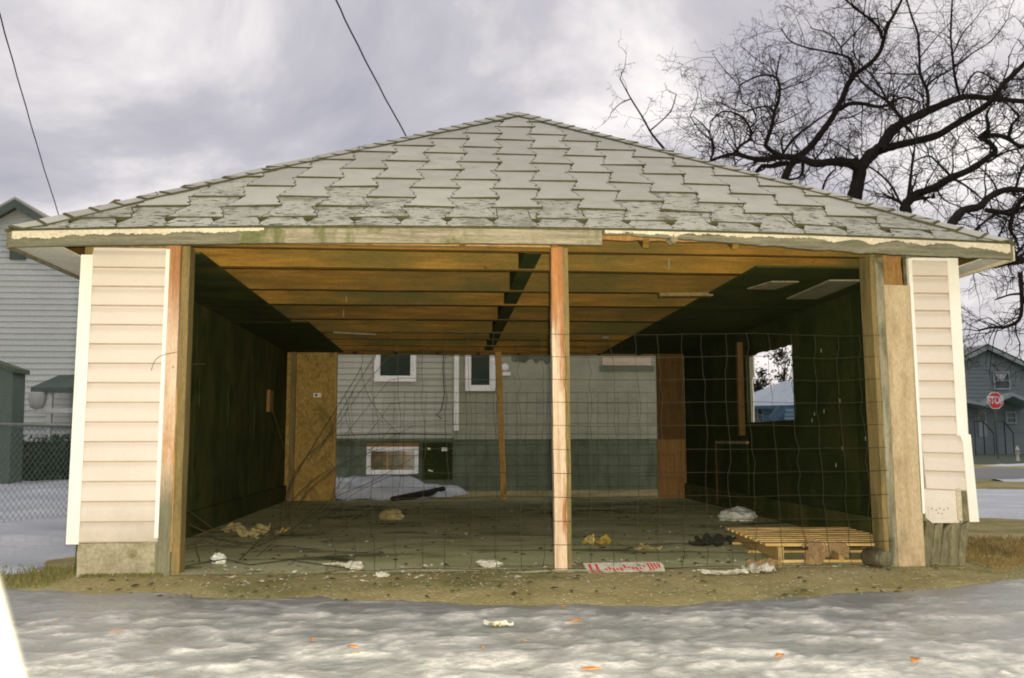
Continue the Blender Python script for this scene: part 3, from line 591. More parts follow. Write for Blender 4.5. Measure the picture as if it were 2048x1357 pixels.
for s in (-1, 1):
    b = MB(); e_ = Vector((pk.x+s*5.9, LY-.28, pk.z+.12-5.9*sl_)); a = Vector((pk.x, LY-.28, pk.z+.12))
    b.prism([a, e_, e_+Vector((0, 0, -.2)), a+Vector((0, 0, -.2))], (0, .05, 0)); b.build('barge_board', M['dark_teal'], LH)
    b = MB(); b.prism([a+Vector((0, 0, .01)), e_+Vector((0, 0, .01)), e_+Vector((0, 6.6, .01)), a+Vector((0, 6.6, .01))], (0, 0, .06)); b.build('roof', M['shingle'], LH)
q0, q1 = at(20, 519, LY), at(54, 480, LY); MB().box(q0.x, q1.x, LY-.04, LY+.02, q0.z, q1.z).build('gable_vent', M['dark_teal'], LH)
q0 = at(62, 766, LY-1.4); q1 = at(230, 786, LY-1.4)
MB().prism([(q0.x, LY-1.4, q1.z), (q0.x+4, LY-1.4, q1.z), (q0.x+4, LY, q0.z+.15), (q0.x, LY, q0.z+.15)], (0, 0, .12)).build('porch_roof', M['dark_teal'], LH)
q = at(97, 890, LY-1.3)
for dx in (-.05, 1.9): MB().box(q.x+dx, q.x+dx+.09, LY-1.35, LY-1.26, 0, q1.z).build('porch_post', M['white_frame'], LH)
q2 = at(70, 822, LY-1.3); MB().box(q2.x, q2.x+4, LY-1.36, LY-1.25, q2.z-.05, q2.z+.05).build('porch_rail', M['white_frame'], LH)
MB().box(q2.x, q2.x+4, LY-1.3, LY, 0, .45).build('porch_deck', M['dark_teal'], LH)
M['pot'] = plain('white_pot', (.6, .6, .58))
pt = at(78, 818, LY-1.2)
o = MB().lathe((pt.x, LY-1.3, q2.z+.052), [(.12, 0), (.17, .12), (.20, .34), (.19, .36)], 12).build('flower_pot', M['pot'], None, True, loc=(pt.x, LY-1.3, q2.z+.05)); tag(o, 'white tapered pot standing on the neighbour porch rail', 'pot')
SH = thing('garden_shed', 'dark green sloped roof shed behind the chain link fence', 'shed', tuple(at(10, 870, 11.5).xy)+(0,))
a = at(-22, 713, 11.5); c = at(27, 731, 11.5); d_ = at(60, 800, 11.5)
MB().prism([(a.x-2.2, 11.5, 0), (c.x+.05, 11.5, 0), (c.x, 11.5, c.z-.1), (a.x-.2, 11.5, a.z), (a.x-2.2, 11.5, a.z-.1)], (0, .5, 0)).build('wall', M['dark_teal'], SH)
MB().prism([(a.x-.2, 11.45, a.z+.02), (c.x+.06, 11.45, c.z-.06), (c.x+.06, 11.45, c.z-.14), (a.x-.2, 11.45, a.z-.06)], (0, .6, 0)).build('roof', M['teal_base'], SH)
MB().prism([(a.x-.2, 11.45, a.z+.02), (a.x-2.4, 11.45, a.z-.15), (a.x-2.4, 11.45, a.z-.23), (a.x-.2, 11.45, a.z-.06)], (0, .6, 0)).build('roof', M['teal_base'], SH)
M['hedge'] = mat('hedge_leaf', [(.05, .085, .055), (.09, .13, .085)], ns=6, rough=.9, bump=0, rnd=.1)
def leaves(n, vol, size, seed, b=None):
    r = random.Random(seed); b = b or MB()
    for i in range(n):
        p = vol(r); a = Vector((r.gauss(0, 1), r.gauss(0, 1), r.gauss(0, 1))).normalized(); c = a.orthogonal().normalized()*size*r.uniform(.6, 1.3); a = a.cross(c).normalized()*size*.6*r.uniform(.6, 1.3)
        b.add([p-c, p+a, p+c, p-a], [(0, 1, 2, 3)])
    return b
HG = thing('hedge', 'low dark green hedge along the left neighbour yard', 'hedge', (-10, 13.2, 0))
ztop = at(60, 872, 13).z
MB().box(-16, -5.5, 12.9, 13.5, 0, ztop-.12).build('hedge_core', M['hedge'], HG)
leaves(5000, lambda r: Vector((r.uniform(-16.1, -5.4), r.choice((12.85, 12.9, 13.2, 13.4))+r.uniform(-.1, .1), r.uniform(0.02, ztop))), .07, 2).build('foliage', M['hedge'], HG, kind='stuff', fixn=False)
M['galv'] = mat('galvanised_wire', [(.11, .135, .125), (.17, .195, .18)], ns=10, rough=.5, bump=0, metal=.3)
CF = thing('chain_link_fence', 'chain link fence between the snowy left yard and the garage', 'fence', (-4.8, 2.91, 0))
fd = Vector((.27, .963, 0)); f0 = Vector((-4.8, 2.91, 0))-fd*3.5; FH = .98; cell = .037; L = 8.2; nw = int(L/(cell))
b = MB()
for i in range(nw):
    ph = i % 2; pts = []
    k = int(FH/cell/1.0)
    for j in range(k+1):
        s_ = i*cell+(cell*.48 if (j+i) % 2 else -cell*.48)
        pts.append(f0+fd*s_+Vector((0, .004*((j % 2)*2-1), .03+j*cell)))
    b.tube(pts, .0024, 3)
b.build('wire_mesh', M['galv'], CF, kind='stuff', fixn=False)
MB().tube([f0+Vector((0, 0, FH+.03)), f0+fd*L+Vector((0, 0, FH+.03))], .02, 8).build('top_rail', M['galv'], CF, True)
for t in (0, 2.9, 5.6, 8.2): p = f0+fd*t; MB().tube([p, p+Vector((0, 0, FH+.08))], .025, 8).build('post', M['galv'], CF, True)
# ================================================================ RIGHT STREET: grey house, stop sign, blue house
RY = 42.0
RH = thing('house', 'grey blue gabled house across the street at far right', 'house', (31, RY, 0))
M['slate'] = mat('slate_blue_siding', [(.19, .235, .235), (.24, .285, .28)], ns=1, scale=(1, 1, 6), rough=.85, bump=.1)
M['slate_trim'] = plain('pale_blue_trim', (.36, .42, .42)); M['slate_roof'] = plain('dark_roof', (.05, .055, .06))
pk = at(1968, 697, RY); sl_ = .46
MB().prism([(pk.x-3.2, RY, 0), (pk.x+5.5, RY, 0), (pk.x+5.5, RY, pk.z-5.5*sl_), (pk.x, RY, pk.z), (pk.x-3.2, RY, pk.z-3.2*sl_)], (0, 8, 0)).build('wall', M['slate'], RH)
for k in range(26):
    z = .3+k*.22; hw_ = (pk.z-z)/sl_
    xl = max(pk.x-3.2, pk.x-hw_); xr = min(pk.x+5.5, pk.x+hw_)
    if xr-xl > .3 and z < pk.z-.2: MB().add([(xl, RY-.002, z+.21), (xr, RY-.002, z+.21), (xr, RY-.03, z), (xl, RY-.03, z)], [(0, 3, 2, 1)]).build('siding_board', M['slate'], RH)
for s, e_ in ((-1, 3.7), (1, 6.0)):
    a = Vector((pk.x, RY-.4, pk.z+.12)); q = Vector((pk.x+s*e_, RY-.4, pk.z+.12-e_*sl_))
    MB().prism([a, q, q-Vector((0, 0, .22)), a-Vector((0, 0, .22))], (0, .06, 0)).build('barge_board', M['slate_trim'], RH)
    MB().prism([a+Vector((0, 0, .01)), q+Vector((0, 0, .01)), q+Vector((0, 8.6, .01)), a+Vector((0, 8.6, .01))], (0, 0, .08)).build('roof', M['slate_roof'], RH)
def rwin(x0, y0, x1, y1, nx=2, nz=2):
    a = at(x0, y1, RY); c = at(x1, y0, RY); o = MB()
    for q in ((a.x, c.x, a.z, a.z+.08), (a.x, c.x, c.z-.08, c.z), (a.x, a.x+.08, a.z+.08, c.z-.08), (c.x-.08, c.x, a.z+.08, c.z-.08), ): o.box(q[0], q[1], RY-.12, RY-.035, q[2], q[3])
    o = o.build('window', M['slate_trim'], RH)
    MB().box(a.x+.08, c.x-.08, RY-.06, RY-.04, a.z+.08, c.z-.08).build('pane', M['glass'], o)
    MB().box(a.x+.08, c.x-.08, RY-.10, RY-.062, (a.z+c.z)/2-.03, (a.z+c.z)/2+.03).build('sash_bar', M['slate_trim'], o); return o
wn = rwin(1986, 744, 2017, 780); rwin(2010, 824, 2030, 848)
M['curtain'] = plain('pale_curtain', (.55, .56, .56))
a = at(1990, 762, RY); c = at(2012, 748, RY); MB().prism([(a.x, RY-.07, c.z), (c.x, RY-.07, c.z), (c.x-.25, RY-.07, a.z), (a.x+.1, RY-.07, a.z+.1)], (0, .006, 0)).build('curtain', M['curtain'], wn)
PY = RY-1.6
for cx_, wd in ((1940, 1.5), (2026, 1.5)):
    c = at(cx_, 790 if cx_ < 2000 else 786, PY)
    if cx_ < 2000: MB().prism([(c.x-1.6, PY, c.z), (c.x+1.4, PY, c.z-.55), (c.x+1.4, PY, c.z-.72), (c.x-1.6, PY, c.z-.17)], (0, 1.6, 0)).build('porch_roof', M['slate_trim'], RH)
    else:
        for s in (-1, 1): MB().prism([(c.x, PY, c.z), (c.x+s*1.5, PY, c.z-.62), (c.x+s*1.5, PY, c.z-.8), (c.x, PY, c.z-.18)], (0, 1.6, 0)).build('porch_roof', M['slate_trim'], RH)
a = at(1957, 870, RY); c = at(1970, 812, RY); dr = MB().box(a.x, c.x, RY-.07, RY-.03, a.z-.1, c.z).build('door', M['slate_trim'], RH)
MB().box(a.x+.06, c.x-.06, RY-.08, RY-.071, a.z+.75, c.z-.15).build('pane', M['glass'], dr)
for x0, y0, x1, y1 in ((1948, 843, 1966, 843), (1966, 843, 1987, 866), (1990, 843, 2008, 843), (2008, 843, 2026, 866)):
    p, q = at(x0, y0, PY-.3), at(x1, y1, PY-.3); MB().tube([p, q], .035, 5).build('handrail', M['slate_roof'], RH)
    for e_ in (p, q): MB().tube([e_, (e_.x, e_.y, 0)], .03, 5).build('rail_post', M['slate_roof'], RH)
c = at(1968, 872, PY); MB().box(c.x-1.6, c.x+3.0, PY, RY, 0, c.z-.05).build('porch_deck', M['slate'], RH)
M['sign_red'] = plain('sign_red', (.78, .06, .05), .4, bump=0); M['sign_white'] = plain('sign_white', (.85, .85, .85), .4, bump=0)
SY = 30.0; sc_ = at(1990.5, 801.5, SY); sr = abs(at(2006.5, 801, SY).x-sc_.x)/math.cos(math.pi/8)
ST = thing('stop_sign', 'red octagonal stop sign on a post beside the far street', 'sign', (sc_.x, SY, 0))
def octo(r, y): return [(sc_.x+r*math.cos(math.pi/8+k*math.pi/4), y, sc_.z+r*math.sin(math.pi/8+k*math.pi/4)) for k in range(8)]
fc = MB().prism(octo(sr, SY), (0, .012, 0)).build('sign_plate', M['sign_white'], ST)
MB().prism(octo(sr*.90, SY-.008), (0, .005, 0)).build('red_field', M['sign_red'], fc)
tcv = bpy.data.curves.new('stop', 'FONT'); tcv.body = 'STOP'; tcv.align_x = 'CENTER'; tcv.align_y = 'CENTER'; tcv.size = sr*.92; tcv.extrude = .002; tcv.offset = .012
to = bpy.data.objects.new('tmp', tcv); COL.objects.link(to); bpy.context.view_layer.update()
me = bpy.data.meshes.new_from_object(to.evaluated_get(bpy.context.evaluated_depsgraph_get())); bpy.data.objects.remove(to)
lo = bpy.data.objects.new('lettering', me); COL.objects.link(lo); me.materials.clear(); me.materials.append(M['sign_white']); lo.parent = fc
lo.matrix_local = Matrix.Translation((0, -.012, sc_.z)) @ Matrix.Rotation(math.pi/2, 4, 'X') @ Matrix.Diagonal((.82, 1.25, 1, 1))
MB().box(sc_.x-.03, sc_.x+.03, SY+.013, SY+.06, 0, sc_.z+.1).build('post', M['dark_teal'], ST)
hp = at(2034, 888, 26); o = MB().lathe((hp.x, 26, 0), [(.07, 0), (.07, .05), (.045, .07), (.045, .38), (.07, .40), (.07, .44), (.05, .50), (.02, .54), (.02, .58)], 10)
o.bar((hp.x-.09, 26, .3), (hp.x+.09, 26, .3), .05, .05); tag(o.build('hydrant', plain('pale_hydrant', (.65, .62, .55)), None, True, loc=(hp.x, 26, 0)), 'small pale hydrant standing at the far right roadside', 'hydrant')
# blue house framed by the opening in the right wall
BY = 32.0
BL = thing('house', 'light blue house seen through the opening in the right garage wall', 'house', (14, BY, 0))
M['blue'] = mat('blue_siding', [(.17, .28, .36), (.22, .34, .42)], ns=1, scale=(1, 1, 5), rough=.85, bump=.1); M['blue_roof'] = plain('pale_metal_roof', (.34, .40, .46)); M['blue_dark'] = plain('navy_siding', (.07, .13, .20))
e0 = at(1508, 806, BY); e1 = at(1592, 764, BY); ze = at(1540, 812, BY).z
MB().box(12.1, 18.5, BY+.5, BY+6, 0, ze).build('wall', M['blue'], BL)
for k in range(14): z = .3+k*.155; MB().add([(12.08, BY+.498, z+.15), (18.5, BY+.498, z+.15), (18.5, BY+.475, z), (12.08, BY+.475, z)], [(0, 3, 2, 1)]).build('siding_board', M['blue'], BL)
MB().add([(12.5, BY, ze), (18.9, BY, ze+.1), (16.6, BY+2.6, ze+1.25), (15.1, BY+2.6, ze+1.25), (18.9, BY+6.5, ze), (12.5, BY+6.5, ze)], [(0, 1, 2, 3), (1, 4, 2), (4, 5, 3, 2), (5, 0, 3)]).build('roof', M['blue_roof'], BL)
MB().box(12.3, 18.9, BY-.04, BY+.0, ze-.14, ze+.0).build('eave_board', M['blue_dark'], BL)
for x0, x1, y0, y1 in ((1501, 1508, 828, 843), (1517, 1524, 817, 843), (1548, 1555, 812, 826)):
    a = at(x0, y1, BY+.45); c = at(x1, y0, BY+.45); o = MB().box(a.x-.05, c.x+.05, BY+.43, BY+.47, a.z-.05, c.z+.05).build('window', M['slate_trim'], BL)
    MB().box(a.x, c.x, BY+.42, BY+.429, a.z, c.z).build('pane', M['glass'], o); MB().box(a.x, c.x, BY+.41, BY+.419, (a.z+c.z)/2-.02, (a.z+c.z)/2+.02).build('sash_bar', M['slate_trim'], o)
a = at(1569, 842, BY-.9); MB().prism([(a.x, BY-.9, 0), (a.x+3, BY-.9, 0), (a.x+3, BY-.9, 2.1), (a.x+.1, BY-.9, 2.1)], (0, .8, 0)).build('porch_wall', M['blue_dark'], BL)
for k in range(11): MB().box(a.x-.0, a.x+3, BY-.94, BY-.902, .3+k*.17, .3+k*.17+.13).build('porch_board', M['blue'], BL)
p, q = at(1542, 842, BY-1), at(1566, 816, BY-1); MB().bar(p, q, .08, .35).build('stair_rail', M['blue_dark'], BL)
LT = thing('leafy_tree', 'small tree still holding brown leaves behind the blue house', 'tree', (15.9, 40, 0))
tp = at(1568, 770, 40)
M['brown_leaf'] = mat('brown_leaf', [(.025, .025, .015), (.05, .042, .025)], ns=6, rough=.9, bump=0)
MB().tube([(tp.x+.2, 40, 0), (tp.x+.1, 40, 1.8), (tp.x, 40, 3.6), (tp.x+.1, 40, 4.8)], [.16, .13, .08, .03], 7).build('trunk', M['bark'], LT, True)
rr = random.Random(5); clumps = [(Vector((tp.x+rr.gauss(.15, 1.0), 40+rr.gauss(0, .8), 2.3+abs(rr.gauss(0, 1.5)))), rr.uniform(.25, .5)) for _ in range(46)]
def cv(r): c, s_ = r.choice(clumps); return c+Vector((r.gauss(0, 1), r.gauss(0, 1), r.gauss(0, .8)))*s_*.6
crown = leaves(6500, cv, .075, 9)
for c, s_ in clumps: crown.tube([(tp.x, 40, rr.uniform(1.6, 3.6)), c], [.03, .01], 4)
crown.build('crown', M['brown_leaf'], LT, fixn=False)
# ================================================================ BARE TREES
def zp(x, y): return 1400+x/2.951, y/2.951                # coordinates of the enlarged tree view -> photo pixels
class Tree:
    def __init__(s, name, label, Y, base_px, seed):
        s.r = random.Random(seed); s.Y = Y; s.limbs = []; s.seed = seed
        p = at(base_px[0], base_px[1], Y); s.base = Vector((p.x, Y, 0)); s.t = thing(name, label, 'tree', tuple(s.base), 'bare trees behind the garage')
        s.tr = MB(); s.br = MB(); s.tw = MB(); s.count = 0
    def limb(s, pts, w0, w1, dy=0, dy1=None, dens=1.0, trunk=False, zoomed=True):
        dy1 = dy if dy1 is None else dy1
        n = len(pts); P = []
        for i, (x, y) in enumerate(pts):
            px, py = zp(x, y) if zoomed else (x, y); t = i/(n-1); P.append(at(px, py, s.Y+dy+(dy1-dy)*t))
        k = 1.08*(s.Y-CAM.y)/FPX/2.951/2*(1 if zoomed else 2.951)
        # Catmull-Rom smoothing
        Q = []; W = []
        for i in range(n-1):
            p0, p1, p2, p3 = P[max(i-1, 0)], P[i], P[i+1], P[min(i+2, n-1)]
            for j in range(4):
                u = j/4; Q.append(.5*((2*p1)+(p2-p0)*u+(2*p0-5*p1+4*p2-p3)*u*u+(3*p1-p0-3*p2+p3)*u**3)); W.append((w0+(w1-w0)*((i+u)/(n-1)))*k)
        Q.append(P[-1]); W.append(w1*k)
        W = [w_*(1+.10*s.r.uniform(-1, 1)) for w_ in W]
        (s.tr if trunk else s.br).tube(Q, W, 8 if w0 > 25 else 6)
        if dens:
            for i in range(1, len(Q)-1):
                for _ in range(2 if s.r.random() < .35 else 1):
                    if s.r.random() < .50*dens: s.twig(Q[i], (Q[i+1]-Q[i]).normalized(), s.r.uniform(.5, 1.5)*(.6+.4*dens), min(W[i]*.45, .02), 0)
            s.twig(Q[-1], (Q[-1]-Q[-2]).normalized(), .3+.8*dens, max(W[-1]*.9, .008), 0)
    def twig(s, p, d, L, r0, lev):
        s.count += 1
        r = s.r
        side = Vector((r.gauss(0, 1), r.gauss(0, .8), r.gauss(0, 1))); side = (side-d*side.dot(d)).normalized()
        a = r.uniform(.5, 1.3); d = (d*math.cos(a)+side*math.sin(a)).normalized()
        n = 6 if lev < 2 else 4; pts = [p]; q = p.copy(); bend = Vector((r.gauss(0, .5), r.gauss(0, .4), r.gauss(.0, .4)))
        for i in range(n):
            d = (d+bend*.25+Vector((r.gauss(0, .22), r.gauss(0, .18), r.gauss(.03-.05*lev, .2)))).normalized()
            q = q+d*(L/n); pts.append(q.copy())
        rm = .0025
        r0 = max(r0, rm*1.3)
        (s.br if lev == 0 and r0 > .012 else s.tw).tube(pts, [r0+(rm-r0)*i/n for i in range(n+1)], 4 if lev == 0 else 3)
        if lev < 3:
            kids = (3, 3, 2)[lev]
            for _ in range(kids):
                i = r.randrange(1, n+1); s.twig(pts[i], (pts[i]-pts[i-1]).normalized(), L*r.uniform(.32, .62), r0*.55, lev+1)
    def done(s, bp):
        q = at(*zp(*bp), s.Y) if bp else None
        s.tr.build('trunk', M['bark'], s.t, True, fixn=False); s.br.build('branches', M['bark'], s.t, True, fixn=False); s.tw.build('twigs', M['bark'], s.t, kind='stuff', fixn=False)
TA = Tree('bare_tree', 'large bare tree whose thick trunk rises mid right behind the roof and forks low', 13.5, (1712, 900), 11)
TA.tr.tube([TA.base, TA.base+Vector((0, 0, 2)), at(*zp(900, 1250), 13.5), at(*zp(905, 1185), 13.5)], [.30, .26, .20, .16], 10)
TA.limb([(905, 1190), (925, 1110), (940, 1030), (950, 985)], 84, 74, trunk=True, dens=.3)
TA.limb([(945, 1010), (890, 968), (780, 957), (680, 966), (600, 940), (480, 925), (380, 945), (290, 932), (200, 910), (100, 935), (58, 957)], 58, 13, 0, -1.2)
TA.limb([(480, 925), (425, 893), (388, 860), (400, 815), (425, 740), (440, 660), (465, 590), (470, 520), (450, 462), (400, 445), (330, 455), (240, 500)], 28, 8, -.6, -1.0)
TA.limb([(452, 465), (460, 380), (475, 320)], 9, 4, -.9)
TA.limb([(470, 535), (540, 510), (640, 470), (720, 420)], 8, 4, -.9)
TA.limb([(200, 910), (240, 860), (295, 820), (295, 760), (265, 710), (210, 670), (130, 662), (60, 720)], 20, 7, -.9, -1.4)
TA.limb([(295, 760), (330, 720), (380, 690), (410, 725)], 9, 5, -1)
TA.limb([(435, 670), (400, 630), (330, 640), (240, 660), (110, 605)], 11, 5, -.8)
TA.limb([(330, 690), (310, 640), (250, 600), (230, 510), (150, 420), (90, 340)], 7, 4, -1)
TA.limb([(60, 957), (75, 890), (60, 800), (20, 740), (-40, 690)], 13, 5, -1.2, -1.6)
TA.limb([(490, 905), (560, 812), (640, 750), (720, 690), (800, 636)], 16, 9, -.5, .5)
TA.limb([(515, 962), (420, 982), (370, 980), (328, 1022)], 30, 20, -.4, -.7, .5)
TA.limb([(605, 965), (605, 1015), (580, 1050), (520, 1062)], 20, 12, -.3, -.4, .5)
TA.limb([(490, 900), (480, 840), (495, 800)], 12, 8, -.6, dens=.6)
TA.limb([(945, 1000), (1000, 922), (1070, 868), (1110, 800), (1190, 730), (1290, 682), (1400, 632), (1500, 590), (1580, 572), (1700, 580), (1800, 590), (1930, 602)], 74, 26, 0, 1.2)
TA.limb([(1075, 885), (1160, 860), (1280, 832), (1400, 800), (1500, 740), (1600, 680), (1680, 630), (1740, 570), (1790, 500), (1850, 440), (1930, 360)], 48, 28, 0, -1)
TA.limb([(1342, 655), (1346, 580), (1335, 520), (1300, 440), (1295, 340), (1285, 200), (1250, 100), (1220, 0), (1200, -80)], 24, 9, .5, .8)
TA.limb([(1335, 520), (1380, 470), (1500, 400), (1600, 320), (1720, 240), (1820, 110)], 14, 5, .5, 1.3)
TA.limb([(1305, 440), (1400, 365), (1500, 315)], 8, 5, .6)
TA.limb([(1300, 440), (1180, 438), (1070, 435)], 9, 5, .6)
TA.limb([(1300, 340), (1380, 240), (1480, 130)], 9, 4, .7)
TA.limb([(1535, 578), (1505, 460), (1490, 330), (1480, 200), (1490, -20)], 20, 11, .8, .6)
TA.limb([(1490, 330), (1550, 200), (1620, 120), (1680, 40)], 9, 4, .8)
TA.limb([(1205, 722), (1150, 650), (1108, 600), (1050, 560), (960, 490), (928, 440)], 24, 10, .1, .4)
TA.limb([(1700, 620), (1800, 480), (1900, 470)], 14, 9, -.8)
TA.limb([(1540, 575), (1620, 430), (1720, 460), (1800, 520)], 12, 7, .8)
TA.limb([(720, 1130), (750, 1050), (800, 1000)], 14, 10, .4, dens=.8)
TA.limb([(680, 940), (740, 860), (770, 760)], 10, 5, -.3)
TA.limb([(1200, 740), (1260, 800), (1270, 860)], 14, 8, .2)
TA.done(None)
TB = Tree('bare_tree', 'bare tree with one long stem curving up right, left of the forked tree', 15.5, (1430, 900), 12)
TB.tr.tube([TB.base, TB.base+Vector((0, 0, 2.4)), at(*zp(480, 1130), 15.5), at(*zp(492, 1075), 15.5)], [.22, .19, .13, .105], 10)
TB.limb([(490, 1080), (530, 985), (580, 930), (650, 868), (720, 780), (790, 680), (840, 580), (880, 490), (930, 430), (1000, 380), (1060, 310), (1085, 230), (1110, 150), (1150, 80), (1190, 0), (1215, -80)], 46, 14, 0, .6)
TB.limb([(825, 648), (880, 615), (960, 613), (1050, 632), (1110, 620), (1200, 575), (1300, 605)], 28, 10, .2, 0)
TB.limb([(1108, 600), (1060, 510), (1000, 430), (930, 360), (905, 290), (910, 200)], 14, 6, .2)
TB.limb([(895, 475), (905, 400), (880, 345), (820, 322), (720, 300), (620, 280), (530, 240), (480, 170)], 22, 6, .2, -.5)
TB.limb([(840, 330), (825, 270), (760, 200), (660, 170)], 12, 5, .2)
TB.limb([(835, 280), (930, 180), (990, 110)], 10, 5, .2)
TB.limb([(1075, 230), (1050, 160), (1000, 112), (930, 60), (860, 0), (800, -60)], 22, 10, .4, 0)
TB.limb([(820, 700), (900, 690), (1000, 630)], 10, 6, .2)
TB.limb([(1338, 309), (1305, 270), (1285, 235), (1262, 198), (1240, 158)], 5, 2, 0, zoomed=False, dens=.55)
TB.limb([(1300, 262), (1340, 225), (1352, 190)], 3, 2, 0, zoomed=False, dens=.5)
TB.limb([(1262, 198), (1240, 208), (1222, 226)], 2.4, 1.5, 0, zoomed=False, dens=.35)
TB.limb([(1420, 325), (1428, 290), (1400, 262), (1380, 232)], 4, 2, 0, zoomed=False)
TB.done(None)
TC = Tree('bare_tree', 'bare tree with a low crown emerging above the right hip of the roof', 12.5, (1830, 900), 13)
TC.tr.tube([TC.base, TC.base+Vector((-.1, 0, 2)), at(*zp(1215, 1330), 12.5), at(*zp(1215, 1240), 12.5)], [.24, .2, .14, .12], 10)
TC.limb([(1215, 1255), (1212, 1220), (1225, 1190)], 68, 56, trunk=True, dens=.4)
TC.limb([(1222, 1200), (1270, 1152), (1380, 1110), (1480, 1052), (1600, 1000), (1700, 930), (1742, 890), (1705, 842), (1652, 810), (1700, 765), (1690, 680)], 52, 18, 0, -.8)
TC.limb([(1225, 1190), (1240, 1080), (1255, 950), (1270, 850), (1290, 720)], 24, 8, 0, .3)
TC.limb([(1185, 1205), (1130, 1100), (1050, 1020), (950, 955), (860, 880), (770, 820)], 15, 6, 0, .8)
TC.limb([(1490, 1052), (1400, 960), (1350, 922), (1270, 950)], 15, 8, -.2)
TC.limb([(1652, 812), (1740, 798), (1820, 820), (1880, 860), (1990, 872)], 26, 22, -.6, -1)
TC.limb([(1510, 1062), (1600, 1120), (1690, 1200)], 14, 8, -.3)
TC.limb([(1700, 960), (1800, 900), (1912, 870)], 14, 9, -.5)
TC.limb([(1185, 1195), (1130, 1170), (1090, 1150)], 22, 9, 0, dens=1.4)
TC.limb([(1820, 820), (1840, 740), (1880, 690), (1840, 640)], 22, 12, -.8)
TC.limb([(1390, 1100), (1440, 1180), (1560, 1230)], 12, 6, -.2)
TC.done(None)
TD = Tree('bare_tree', 'bare crooked tree at the right edge with twigs hanging beside the eave', 11.0, (1885, 900), 14)
TD.tr.tube([TD.base, TD.base+Vector((0, 0, 1.5)), at(*zp(1440, 1400), 11), at(*zp(1490, 1310), 11)], [.2, .17, .12, .09], 10)
TD.limb([(1480, 1330), (1550, 1245), (1650, 1222), (1700, 1170), (1800, 1122), (1920, 1122), (2040, 1100)], 52, 30, 0, .4)
TD.limb([(1690, 1242), (1780, 1255), (1850, 1262), (1890, 1190), (1960, 1130)], 30, 24, .1, .5)
TD.limb([(1850, 1262), (1830, 1350), (1870, 1420)], 30, 14, .2)
TD.limb([(1920, 1122), (1990, 1300), (2010, 1450), (1990, 1560), (1960, 1640)], 34, 22, .2, 0)
TD.limb([(2040, 545), (2044, 600), (2038, 640), (2008, 655), (1985, 655), (1955, 662)], 10, 3, -.2, zoomed=False, dens=1.2)
TD.limb([(1915, 548), (1960, 538), (2010, 530), (2060, 500)], 3.5, 7, -.3, zoomed=False, dens=1.5)
TD.limb([(1990, 600), (2020, 590), (2044, 588)], 3, 5, -.2, zoomed=False, dens=1.2)
TD.limb([(2050, 520), (2020, 525), (1985, 518)], 14, 8, 0, zoomed=False, dens=1)
TD.limb([(1760, 1140), (1720, 1060), (1640, 980)], 14, 7, .3)
TD.limb([(1860, 1122), (1900, 1000), (1960, 900)], 18, 12, .3)
TD.limb([(1940, 470), (1990, 430), (2050, 415)], 5, 6, .4, zoomed=False)
TD.done(None)
# ================================================================ OVERHEAD CABLES
def cable(px, y0, y1, rad, label, ext):
    n = 14; P = []
    for i in range(n+1):
        t = i/n*(len(px)-1); k = min(int(t), len(px)-2); u = t-k
        x = px[k][0]+(px[k+1][0]-px[k][0])*u; y = px[k][1]+(px[k+1][1]-px[k][1])*u; P.append(at(x, y, y0+(y1-y0)*i/n)+Vector((.004*math.sin(i*2.1), 0, 0)))
    P = [P[0]+(P[0]-P[1])*ext]+P
    tag(MB().tube(P, rad, 6).build('overhead_cable', M['wire'], None, True), label, 'cable', 'overhead cables')
cable([(-6, 10), (22, 110), (52, 215), (84, 325), (118, 432)], 6, 15.4, .011, 'thin dark cable slanting down to the left house', 3)
cable([(668, -8), (700, 60), (738, 135), (775, 205), (818, 283), (850, 340)], 4.6, 8.8, .011, 'dark cable running down behind the left slope of the garage roof', 3)
# ================================================================ WIRE FENCES
def wire_fence(label, Y, x0, x1, z1, sp, rad, seed, wob, collapse=None):
    r = random.Random(seed); F = thing('wire_fence', label, 'fence', ((x0+x1)/2, Y, 0))
    def off(x, z):
        dx = wob*fbm((x*.8, z*.9, seed), 3); dz_ = wob*.9*fbm((x*.9+7, z*.8, seed), 3); dy = -.01+wob*1.6*fbm((x*.6, z*.6, seed+9), 2)
        q = Vector((x+dx*1.4, Y+dy, max(.006, z+dz_)))
        if collapse: q = collapse(q, x, z)
        return q
    k = 0; nz_ = int(z1/sp)
    for j in range(nz_+1):
        z = .02+j*(z1-.02)/nz_; n = int((x1-x0)/.08); MB().tube([off(x0+(x1-x0)*i/n, z) for i in range(n+1)], rad, 4).build('horizontal_wire', M['wire'], F)
    x = x0+sp*.5
    while x < x1:
        MB().tube([off(x+.012*r.uniform(-1, 1), .02+(z1-.02)*i/18) for i in range(19)], rad*.9, 4).build('upright_wire', M['wire'], F); x += sp
    return F
def coll(q, x, z):
    if x < -.95:                                          # slack, trampled left end
        k = min(1, (-.95-x)/.75); q = q.copy(); q.z = max(.01, q.z*(1-.72*k)+.05*k*math.sin(x*9+z*7)); q.y += .5*k*(z/1.5)+.1*k*math.sin(x*5+z*11); q.x += .12*k*math.sin(z*8)
    return q
wire_fence('sagging rusty wire mesh strung across the front opening of the garage', -.06, -1.45, 2.38, 1.57, .157, .0019, 4, .024, coll)
wire_fence('rusty wire mesh across the rear opening of the garage', GL+.12, -2.2, 2.5, 1.55, .15, .0021, 8, .012)
